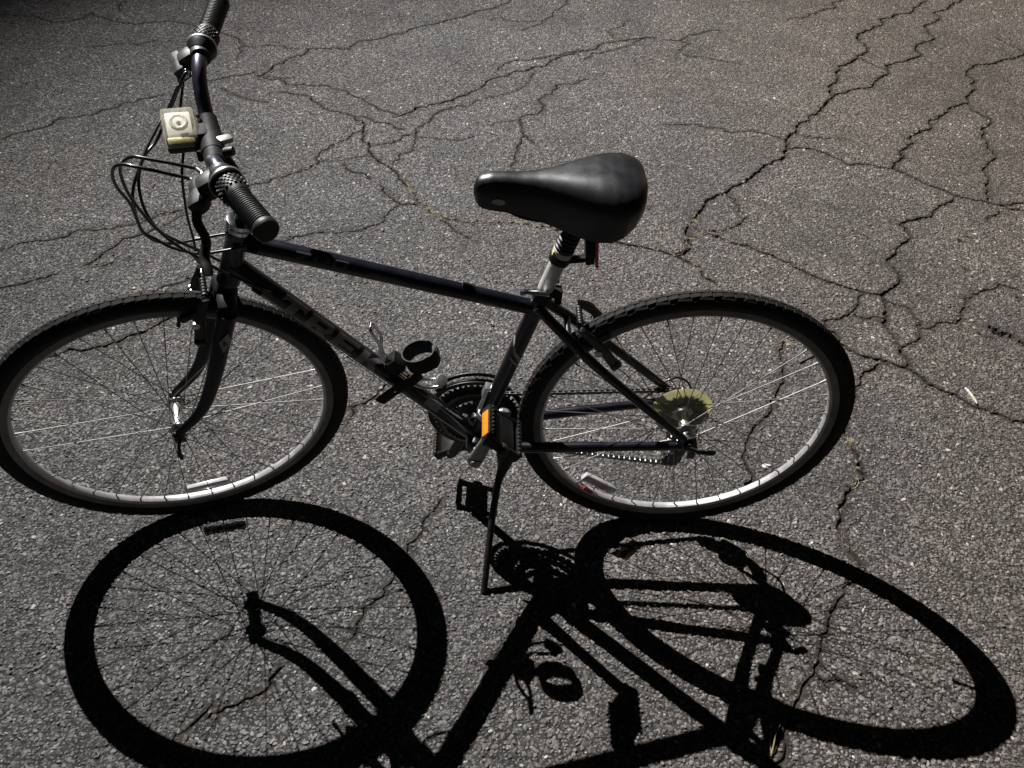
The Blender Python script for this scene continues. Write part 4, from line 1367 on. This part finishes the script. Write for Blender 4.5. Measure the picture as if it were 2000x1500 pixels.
F.append(tuple(range(NS)))
F.append(tuple((len(fs) - 1) * NS + k for k in range(NS - 1, -1, -1)))
saddle = obj("saddle", MB().add(V, F), M_SADDLE, bike, angle=60)
# seam piping along the side, oval maker's mark on the nose, rails and clamp
for s in (-1, 1):
    pts = []
    for u in np.linspace(0.52, 0.97, 14):
        w_, e_ = np.interp(u, sx, sw), np.interp(u, sx, se)
        pts.append(V3(X0 + (X1 - X0) * u, s * w_ * 0.80, e_ + 0.0255 + 0.006 * (1 - abs(2 * (u - 0.745) / 0.45))))
    mb = MB()
    V, F = [], []
    u = 0.145
    w_ = np.interp(u, sx, sw)
    for k in range(20):
        t = 2 * math.pi * k / 20
        uu = u + 0.0115 / (X1 - X0) * math.cos(t)
        zz = 0.898 + 0.0062 * math.sin(t)
        e2, b2, w2 = np.interp(uu, sx, se), np.interp(uu, sx, sbm), np.interp(uu, sx, sw)
        fr2 = (zz - b2) / ((e2 - b2) * 0.92)
        V.append((X0 + (X1 - X0) * uu, s * (w2 * (0.86 + 0.13 * fr2) + 0.0007), zz))
    F.append(tuple(range(20)) if s < 0 else tuple(range(19, -1, -1)))
    obj("maker_mark", mb.add(V, F), M_DECALL, saddle)
    pts = [V3(-0.415, s * 0.006, 0.885), V3(-0.37, s * 0.018, 0.868), V3(-0.32, s * 0.022, 0.862), V3(-0.26, s * 0.022, 0.862), V3(-0.215, s * 0.028, 0.880)]
    obj("saddle_rail", tube(MB(), catmull(pts, 5), 0.0036, 10), M_STEELB, saddle)
mb = MB()
box(mb, V3(-0.2745, 0, 0.862), (0.040, 0.054, 0.016), bev=0.004)
box(mb, V3(-0.2775, 0, 0.850), (0.030, 0.030, 0.018), bev=0.004)
obj("saddle_clamp", mb, M_STEELB, saddle)


# ---- V-brakes
def vbrake(piv, top, ybase, ytop, padc, matrix, up, boot_rev):
    for s in (-1, 1):
        a_, b_ = V3(piv[0], s * ybase, piv[1]), V3(top[0], s * ytop, top[1])
        mid = (a_ + b_) / 2 + V3(up[0], 0, up[1]) * 0.006 + V3(0, s * 0.004, 0)
        mb = tube(MB(), catmull([a_, mid, b_], 6), list(np.interp(np.linspace(0, 1, 13), [0, .5, 1], [0.0095, 0.0088, 0.007])), 12, flat=(0.6, 1.1), up=(0, 1, 0))
        lathe(mb, [(0.0, 0.012), (0.006, 0.0115), (0.0095, 0.007), (0.0095, -0.007), (0.0, -0.009)], 16, a_, (up[0], 0, up[1]))
        arm_ = obj("brake_arm", mb, M_ARM if boot_rev else M_GREYP, bike, matrix)
        p = V3(padc[0], s * 0.0185, padc[1])
        tdir = unit(V3(padc[2], 0, padc[3]))
        mb = MB()
        box(mb, p, (0.056, 0.011, 0.013), (tdir, (0, 1, 0), np.cross(tdir, V3(0, 1, 0))), 0.003)
        obj("brake_pad", mb, M_RUBBER, arm_)
        mb = tube(MB(), [p, V3(p[0], s * (ybase + 0.006), p[2])], 0.0045, 10)
        lathe(mb, [(0.0075, 0), (0.0075, 0.006), (0.0, 0.008)], 12, V3(p[0], s * (ybase + 0.002), p[2]), (0, s, 0))
        obj("pad_bolt", mb, M_ALU, arm_)
        mb = lathe(MB(), [(0.0, 0.007), (0.0042, 0.006), (0.0052, 0.0)], 6, b_ + V3(0, 0, 0.001), (up[0], s * 0.5, up[1]))
        obj("anchor_bolt", mb, M_CHROME, arm_)
    # rubber bellows over the cable between the arm tops
    y0_, y1_ = (-ytop + 0.006, ytop - 0.014)
    prof = []
    n_ = 8
    for k in range(n_):
        y_ = y0_ + (y1_ - y0_) * k / n_
        dy = (y1_ - y0_) / n_
        prof += [(0.0062, y_ + dy * 0.15), (0.0062, y_ + dy * 0.6), (0.0040, y_ + dy * 0.8)]
    obj("cable_boot", lathe(MB(), prof, 14, V3(top[0], 0, top[1])), M_RUBBER, bike, matrix)
    nd = tube(MB(), catmull([V3(top[0], ytop - 0.016, top[1]), V3(top[0], ytop + 0.006, top[1] + 0.002), V3(top[0] + up[0] * 0.012, ytop + 0.020, top[1] + 0.020), V3(top[0] + up[0] * 0.012, ytop + 0.014, top[1] + 0.042)], 6), 0.0026, 10)
    if not boot_rev:
        obj("brake_noodle", nd, M_CHROME, bike, matrix)


vbrake((-0.9560, 0.606), (-0.928, 0.705), 0.043, 0.040, (-0.956, 0.652, 0.93, 0.34), FK, (-0.93, 0.30), False)
vbrake((-0.176, 0.556), (-0.248, 0.636), 0.048, 0.040, (-0.212, 0.590, 0.76, 0.66), Matrix.Identity(4), (0.66, 0.74), True)
mb = MB()
tube(mb, catmull([V3(-0.246, 0.040, 0.640), V3(-0.222, 0.046, 0.626), V3(-0.198, 0.050, 0.588)], 6), 0.0042, 10, flat=(0.6, 1))
obj("brake_spring", mb, M_ORANGE, bike)

# ---- crankset
cm = MB()


def ring_at(mb, y, ro, ri, th, seg=96):
    return lathe(mb, [(ri, -th / 2), (ro, -th / 2), (ro, th / 2), (ri, th / 2)], seg, BBp + V3(0, y, 0), closed=True)


def shift(mb, off):
    mb.v = [(p[0] + off[0], p[1] + off[1], p[2] + off[2]) for p in mb.v]
    return mb


crl = unit(V3(0.052, 0, 0.162))
crank = MB()
rc_end = BBp + V3(0, 0.088, 0) - crl * 0.170
tube(crank, [BBp + V3(0, 0.066, 0) + crl * 0.012, BBp + V3(0, 0.070, 0), BBp + V3(0, 0.078, 0) - crl * 0.09, rc_end, rc_end - crl * 0.014], [0.014, 0.0165, 0.0125, 0.0125, 0.009], 16, flat=(0.62, 1.0), up=(0, 1, 0))
tube(crank, [BBp + V3(0, 0.030, 0), BBp + V3(0, 0.074, 0)], 0.011, 16)
for k in range(5):
    t = 2 * math.pi * k / 5 + 0.35
    tube(crank, [BBp + V3(0, 0.066, 0), BBp + V3(0.064 * math.cos(t), 0.060, 0.064 * math.sin(t))], [0.011, 0.006], 8, flat=(0.5, 1), up=(0, 1, 0))
crankset = obj("crankset", crank, M_STEELB, bike)
for (y, tt, hole) in ((0.0575, 46, 0.070), (0.0500, 38, 0.056), (0.0425, 28, 0.036)):
    obj("chainring", shift(sprocket(MB(), y, tt * 0.0127 / (2 * math.pi), tt, 0.003, hole), BBp), M_STEELB, crankset, smooth=False)
obj("chain_guard", lathe(MB(), [(0.0955, 0.0615), (0.1035, 0.0610), (0.1065, 0.0630), (0.1065, 0.0665), (0.1035, 0.0680), (0.0955, 0.0670)], 96, BBp, closed=True), M_PLASTIC, crankset)
mb = MB()
lc_end = BBp + V3(0, -0.086, 0) + crl * 0.170
tube(mb, [BBp + V3(0, -0.060, 0) - crl * 0.020, BBp + V3(0, -0.0625, 0) - crl * 0.014, BBp + V3(0, -0.066, 0), BBp + V3(0, -0.074, 0) + crl * 0.07, lc_end, lc_end + crl * 0.010, lc_end + crl * 0.0145], [0.009, 0.0145, 0.017, 0.0135, 0.0135, 0.0125, 0.007], 18, flat=(0.72, 1.0), up=(0, 1, 0))
lathe(mb, [(0.0, -0.082), (0.0105, -0.081), (0.0115, -0.070), (0.0115, -0.036)], 20, BBp)
obj("crank_arm", mb, M_CRANK, crankset)


def pedal(centre, s, tilt):
    """cage pedal: centre, side, tilt about the axle"""
    fx = V3(math.cos(tilt), 0, -math.sin(tilt))     # backwards edge direction
    fz = V3(math.sin(tilt), 0, math.cos(tilt))
    fy = V3(0, 1, 0)
    L_, W_ = 0.088, 0.080
    mb = MB()
    tube(mb, [centre - fy * s * 0.056, centre + fy * s * 0.044], [0.0085, 0.0075], 14)
    box(mb, centre, (0.046, 0.080, 0.018), (fx, fy, fz), 0.005)
    for k in (-1, 1):
        box(mb, centre + fy * k * 0.040, (W_ * 0.86, 0.008, 0.020), (fx, fy, fz), 0.003)
        box(mb, centre + fx * k * W_ * 0.46, (0.009, L_, 0.024), (fx, fy, fz), 0.0025)
    p_ = obj("pedal", mb, M_PLASTIC, bike)
    mb = MB()
    for k in (-1, 1):
        for j in range(9):
            for zz in (-1, 1):
                box(mb, centre + fx * k * (W_ * 0.46 - 0.0035 * (1 if j % 2 else 1)) + fy * (j - 4) * 0.0098 + fz * zz * 0.0128, (0.004, 0.0045, 0.005), (fx, fy, fz))
    tag(obj("pedal_teeth", mb, M_STEELB, p_, smooth=False), None, kind="stuff")
    for k in (-1, 1):
        mb = MB()
        box(mb, centre + fx * k * (W_ * 0.46 + 0.0050), (0.003, L_ * 0.68, 0.0165), (fx, fy, fz), 0.001)
        obj("pedal_reflector", mb, M_AMBER, p_)
    mb = lathe(MB(), [(0.0, 0.004), (0.010, 0.002), (0.0118, -0.006), (0.0118, -0.016), (0.009, -0.018)], 18, centre + fy * s * 0.050, fy * s)
    obj("pedal_cap", mb, M_GREYP, p_)


pedal(V3(lc_end[0] - 0.003, -0.138, lc_end[2] + 0.006), -1, math.radians(40))
pedal(V3(rc_end[0] - 0.008, 0.140, rc_end[2] - 0.012), 1, math.radians(-30))

# ---- front derailleur
fd = MB()
q0 = BBp + STd * 0.070
lathe(fd, [(0.0164, -0.007), (0.0188, -0.006), (0.0188, 0.006), (0.0164, 0.007)], 24, q0, STd)
fder = obj("front_derailleur", fd, M_ALU, bike)
fd = MB()
q1 = BBp + STd * 0.135
box(fd, q1 + V3(-0.018, 0.010, 0.0), (0.014, 0.02, 0.03), (np.cross(V3(0, 1, 0), STd), (0, 1, 0), STd), 0.002)
tube(fd, [q0 + V3(-0.016, 0.008, 0.005), q1 + V3(-0.018, 0.014, -0.012)], 0.004, 10)
tube(fd, [q1 + V3(-0.016, -0.004, 0.012), q0 + V3(-0.014, -0.006, 0.008)], 0.0016, 8)
obj("derailleur_link", fd, M_ALU, fder)
for yy in (0.046, 0.0725):
    V, F = [], []
    n_ = 18
    for k in range(n_):
        t = math.radians(62 + 78 * k / (n_ - 1))
        for rr_ in (0.108, 0.1175):
            for y2 in (yy - 0.0006, yy + 0.0006):
                V.append(BBp + V3(rr_ * math.cos(t), y2, rr_ * math.sin(t)))
    for k in range(n_ - 1):
        a_ = k * 4
        F += [(a_, a_ + 4, a_ + 6, a_ + 2), (a_ + 1, a_ + 3, a_ + 7, a_ + 5), (a_ + 2, a_ + 6, a_ + 7, a_ + 3), (a_, a_ + 1, a_ + 5, a_ + 4)]
    obj("derailleur_plate", MB().add(V, F), M_STEELB, fder)

# ---- rear derailleur
rd_ = MB()
tube(rd_, catmull([V3(0.012, 0.072, 0.318), V3(0.020, 0.084, 0.290), V3(0.016, 0.080, 0.250)], 5), 0.013, 14, flat=(0.8, 1), up=(0, 1, 0))
box(rd_, V3(0.020, 0.078, 0.225), (0.034, 0.022, 0.046), ((1, 0, -0.3), (0, 1, 0), (0.3, 0, 1)), 0.005)
rder = obj("rear_derailleur", rd_, M_PLASTIC, bike)
for yy in (0.0395, 0.0545):
    mb = MB()
    tube(mb, [V3(0.020, yy, 0.236), V3(0.028, yy, 0.200), V3(0.012, yy, 0.166)], [0.014, 0.012, 0.016], 14, flat=(0.09, 1), up=(0, 1, 0))
    obj("derailleur_cage", mb, M_STEELB, rder)
for c_ in (V3(0.018, 0.047, 0.226), V3(0.012, 0.047, 0.166)):
    obj("jockey_wheel", shift(sprocket(MB(), 0, 0.0215, 11, 0.008, 0.004), c_), M_PLASTIC, rder, smooth=False)
obj("cable_housing", tube(MB(), catmull([(-0.085, 0.066, 0.338), (-0.061, 0.070, 0.358), (-0.034, 0.076, 0.388), (-0.007, 0.082, 0.395), (0.020, 0.088, 0.373), (0.036, 0.088, 0.335), (0.03, 0.086, 0.30)], 6), 0.0026, 10), M_CABLE, bike)

# ---- chain: links along a closed path round the middle chainring, the cog and the jockey wheels
YC = 0.049
rC, rR, rJ = 38 * 0.0127 / (2 * math.pi), 21 * 0.0127 / (2 * math.pi), 0.0215
path = []


def arc(c, r, a0, a1, n_=40):
    for k in range(n_ + 1):
        a_ = math.radians(a0 + (a1 - a0) * k / n_)
        path.append(V3(c[0] + r * math.cos(a_), YC, c[1] + r * math.sin(a_)))


arc((BBp[0], BBp[2]), rC, 274, 86, 60)
arc((0.0, RW), rR, 86, -60, 40)
arc((0.018, 0.226), rJ, 120, 215, 16)
arc((0.012, 0.166), rJ, 20, -94, 20)
path.append(path[0])
seg_l = [np.linalg.norm(path[i + 1] - path[i]) for i in range(len(path) - 1)]
tot = sum(seg_l)
nl_ = int(round(tot / 0.0127)) // 2 * 2
pitch = tot / nl_
cum = np.concatenate([[0], np.cumsum(seg_l)])


def at_len(s_):
    i = min(int(np.searchsorted(cum, s_, side='right')) - 1, len(path) - 2)
    f = (s_ - cum[i]) / max(seg_l[i], 1e-9)
    return path[i] * (1 - f) + path[i + 1] * f


def link_mesh(outer):
    mb = MB()
    yy = 0.0036 if outer else 0.0024
    for s in (-1, 1):
        prof = []
        for k in range(16):
            t = 2 * math.pi * k / 16
            cx = math.copysign(pitch / 2, math.cos(t)) if abs(math.cos(t)) > 0.3 else math.cos(t) / 0.3 * pitch / 2
            rr_ = 0.0042
            prof.append((cx + rr_ * math.cos(t) * (1 if abs(math.cos(t)) > 0.3 else 0), (rr_ if abs(math.cos(t)) > 0.3 else 0.0036) * math.sin(t)))
        V = [(x, s * yy - 0.0005, z) for x, z in prof] + [(x, s * yy + 0.0005, z) for x, z in prof]
        F = [tuple(range(16)), tuple(range(31, 15, -1))] + [(k, 16 + k, 16 + (k + 1) % 16, (k + 1) % 16) for k in range(16)]
        mb.add(V, F)
    if outer:
        for k in (-1, 1):
            lathe(mb, [(0.0018, -0.0052), (0.0018, 0.0052)], 8, (k * pitch / 2, 0, 0))
    else:
        for k in (-1, 1):
            lathe(mb, [(0.0036, -0.0020), (0.0036, 0.0020)], 10, (k * pitch / 2, 0, 0))
    return mb.mesh("chain_link", True, 35)


M_CHAIN = surf("oily chain", (0.16, 0.15, 0.14), 0.34, metal=0.9, var=0.4, scale=150, dirt=(0.02, 0.018, 0.015), dirt_amt=0.8)
lm = [link_mesh(False), link_mesh(True)]
chain = bpy.data.objects.new("chain", lm[0])
lm[0].materials.append(M_CHAIN)
lm[1].materials.append(M_CHAIN)
C.objects.link(chain)
chain.parent = bike


def link_matrix(k):
    a_, b_ = at_len(k * pitch), at_len(min((k + 1) * pitch, tot - 1e-6))
    dx = unit(b_ - a_)
    ang = math.atan2(dx[2], dx[0])
    return Matrix.Translation((a_ + b_) / 2) @ Matrix.Rotation(-ang, 4, 'Y')


M0 = link_matrix(0)
chain.matrix_local = M0
M0i = M0.inverted()
for k in range(1, nl_):
    o = bpy.data.objects.new("chain_link", lm[k % 2])
    C.objects.link(o)
    o.parent = chain
    o.matrix_local = M0i @ link_matrix(k)

# ---- bottle cage, strap and clip on the down tube


def dtp(t, off, y=0.0):
    return DT0 + DTd * t + DTn * off + V3(0, y, 0)


cg = MB()
for s in (-1, 1):
    tube(cg, catmull([dtp(0.262, 0.070, s * 0.006), dtp(0.268, 0.066, s * 0.012), dtp(0.300, 0.054, s * 0.014), dtp(0.325, 0.030, s * 0.012), dtp(0.350, 0.022, s * 0.010), dtp(0.420, 0.022, s * 0.010), dtp(0.445, 0.036, s * 0.012), dtp(0.462, 0.060, s * 0.010)], 6), 0.0034, 10)
tube(cg, [dtp(0.262, 0.070, -0.006), dtp(0.262, 0.070, 0.006)], 0.0026, 10)
for t in (0.335, 0.405):
    lathe(cg, [(0.0, 0.007), (0.0048, 0.006), (0.0048, 0.0)], 6, dtp(t, 0.022), DTn)
cage = obj("bottle_cage", cg, M_CHROME, bike)
mb = MB()
lathe(mb, [(0.0, 0.004), (0.011, 0.003), (0.0125, 0.0), (0.0125, -0.008), (0.0, -0.009)], 24, dtp(0.457, 0.064), unit(-DTd * 0.3 + DTn * 0.9 + V3(0, -0.4, 0)))
obj("cage_tab", mb, M_ALU, cage)
mb = MB()
box(mb, dtp(0.468, 0.050), (0.012, 0.020, 0.024), (DTd, (0, 1, 0), DTn), 0.003)
obj("cage_stop", mb, M_PLASTIC, cage)
# ring: flat band bent to a loop round an axis along the tube, with a clamp block and a loose strap tail
V, F = [], []
n_ = 40
rc_ = V3(-0.5495, -0.006, 0.531)
rax = unit(V3(-0.28, -0.10, 0.95))
ru = unit(DTn - rax * (DTn @ rax))
rv = np.cross(rax, ru)
for k in range(n_):
    t = 2 * math.pi * k / n_
    rad = 0.0275 + (0.003 if math.cos(t) > 0.7 else 0)
    for (dr, dh) in ((0, -0.024), (0, 0.014), (0.0026, 0.014), (0.0026, -0.024)):
        V.append(rc_ + (ru * math.cos(t) * 1.08 + rv * math.sin(t) * 0.92) * (rad + dr) + rax * dh)
for k in range(n_):
    k2 = (k + 1) % n_
    for j in range(4):
        j2 = (j + 1) % 4
        F.append((k * 4 + j, k2 * 4 + j, k2 * 4 + j2, k * 4 + j2))
ringo = obj("bottle_ring", MB().add(V, F), M_MATTE, bike)
mb = MB()
box(mb, dtp(0.362, 0.030, 0.0), (0.034, 0.034, 0.030), (DTd, (0, 1, 0), DTn), 0.004)
obj("ring_clamp", mb, M_PLASTIC, ringo)
mb = MB()
box(mb, rc_ + ru * 0.033, (0.022, 0.020, 0.010), (rax, rv, ru), 0.003)
obj("ring_latch", mb, M_PLASTIC, ringo)
mb = MB()
tube(mb, catmull([V3(-0.548, -0.012, 0.487), V3(-0.562, -0.024, 0.480), V3(-0.578, -0.030, 0.472), V3(-0.602, -0.036, 0.458), V3(-0.626, -0.041, 0.438), V3(-0.631, -0.041, 0.433)], 5), [0.012] * 21 + [0.0118, 0.0114, 0.0105, 0.009, 0.006], 14, flat=(0.16, 1.0), up=(0, 1, 0))
obj("ring_strap", mb, M_PLASTIC, ringo)
obj("strap_rivet", lathe(MB(), [(0.0, 0.002), (0.002, 0.0015), (0.0025, 0.0)], 12, V3(-0.598, -0.0372, 0.461), (-0.2, -1, 0.3)), M_CHROME, ringo)

# ---- kickstand
ks = MB()
kf = V3(-0.4134, -0.2161, 0.0145)
pts = catmull([V3(-0.371, -0.008, 0.258), V3(-0.374, -0.024, 0.226), V3(-0.386, -0.048, 0.196), V3(-0.3945, -0.084, 0.157), V3(-0.4015, -0.126, 0.111), kf], 7)
rr = list(np.interp(np.linspace(0, 1, len(pts)), [0, 0.12, 0.3, 0.42, 1], [0.021, 0.020, 0.011, 0.0082, 0.0072]))
tube(ks, pts, rr, 16)
kick = obj("kickstand", ks, M_STEELB, bike)
mb = MB()
box(mb, V3(-0.366, 0.0, 0.282), (0.046, 0.075, 0.014), bev=0.004)
box(mb, V3(-0.366, -0.012, 0.266), (0.042, 0.040, 0.030), bev=0.006)
obj("kickstand_bracket", mb, M_STEELB, kick)

# ------------------------------------------------------------------ small things on the ground
M_STRAW = surf("dry grass", (0.235, 0.20, 0.125), 0.8, var=0.5, scale=60)
M_WOOD = surf("bleached stick", (0.42, 0.38, 0.31), 0.85, var=0.3, scale=120, bump=0.6, bscale=500)
M_GLASSC = surf("pale chip", (0.55, 0.52, 0.46), 0.6, var=0.2, scale=150)


gb = MB()


def blade(x, y, L, ang, lift, w=0.0011):
    pts = []
    for k in range(4):
        f = k / 3
        pts.append(V3(x + math.cos(ang) * L * f, y + math.sin(ang) * L * f, 0.001 + lift * math.sin(f * 2.2)))
    sd = V3(-math.sin(ang), math.cos(ang), 0)
    V, F = [], []
    for k, p in enumerate(pts):
        ww = w * (1 - 0.75 * k / 3)
        V += [p - sd * ww, p + sd * ww]
    for k in range(3):
        F.append((2 * k, 2 * k + 1, 2 * k + 3, 2 * k + 2))
    gb.add(V, F)


GRASSY = [((-0.70, 0.05, 1.0, 1.75), 300, (4.5, 8)), ((0.05, 0.42, 1.0, 1.40), 150, (4.5, 10)), ((0.40, 0.75, -0.1, 0.30), 70, (5.5, 8)), ((0.45, 0.75, 0.45, 0.75), 24, (5, 10))]
for (x0, x1, y0, y1), cnt, (w0, w1) in GRASSY:
    pool = []
    for w, P in crack_lines:
        if w0 <= w <= w1:
            for a_, b_ in zip(P[:-1], P[1:]):
                if x0 < a_[0] < x1 and y0 < a_[1] < y1:
                    pool.append((a_, math.atan2(b_[1] - a_[1], b_[0] - a_[0])))
    clumps = [pool[rng.integers(len(pool))] for _ in range(max(6, cnt // 4))] if pool else []
    for _ in range(cnt if pool else 0):
        q, ang = clumps[rng.integers(len(clumps))]
        p = q + rng.normal(0, 0.004, 2)
        blade(p[0], p[1], rng.uniform(0.005, 0.018), ang + rng.normal(0, 0.55) + (math.pi if rng.random() < 0.5 else 0), rng.uniform(0.0005, 0.005), 0.0008)
grass = obj("dry_grass", gb, M_STRAW, smooth=False)
tag(grass, "dead straw-coloured grass growing along the cracks", "grass", kind="stuff")

mb = tube(MB(), catmull([V3(0.949, 0.480, 0.006), V3(0.953, 0.455, 0.0075), V3(0.9545, 0.440, 0.007), V3(0.957, 0.415, 0.006)], 4), [0.003, 0.0042, 0.005, 0.0046, 0.005, 0.0048, 0.0052, 0.005, 0.0045, 0.005, 0.0048, 0.0042, 0.0022], 9, flat=(1, 0.7))
tag(obj("stick", mb, M_WOOD), "short bleached stick lying on the asphalt right of the rear wheel", "stick")
mb = tube(MB(), catmull([V3(0.138, -0.582, 0.004), V3(0.147, -0.562, 0.010), V3(0.156, -0.540, 0.013), V3(0.170, -0.522, 0.008)], 5), list(np.linspace(0.0018, 0.0008, 16)), 7)
tube(mb, catmull([V3(0.140, -0.578, 0.004), V3(0.142, -0.555, 0.009), V3(0.150, -0.530, 0.006)], 5), list(np.linspace(0.0014, 0.0006, 11)), 7)
tag(obj("grass_stalk", mb, M_STRAW), "dry yellow grass stalk in the shadow of the seat tube", "grass stalk")


def chip(name, x, y, r, mat, label):
    mb = MB()
    V, F = [], []
    ball(mb, (0, 0, 0), r, 9, 6, (1.3, 0.8, 0.6))
    mb.v = [tuple(np.array(p) * (0.8 + 0.4 * rng.random()) + V3(x, y, r * 0.35)) for p in mb.v]
    tag(obj(name, mb, mat, smooth=False), label, "pebble")


chip("pebble", 0.306, 0.170, 0.0085, M_GLASSC, "pale loose pebble just inside the rear rim, lower right")
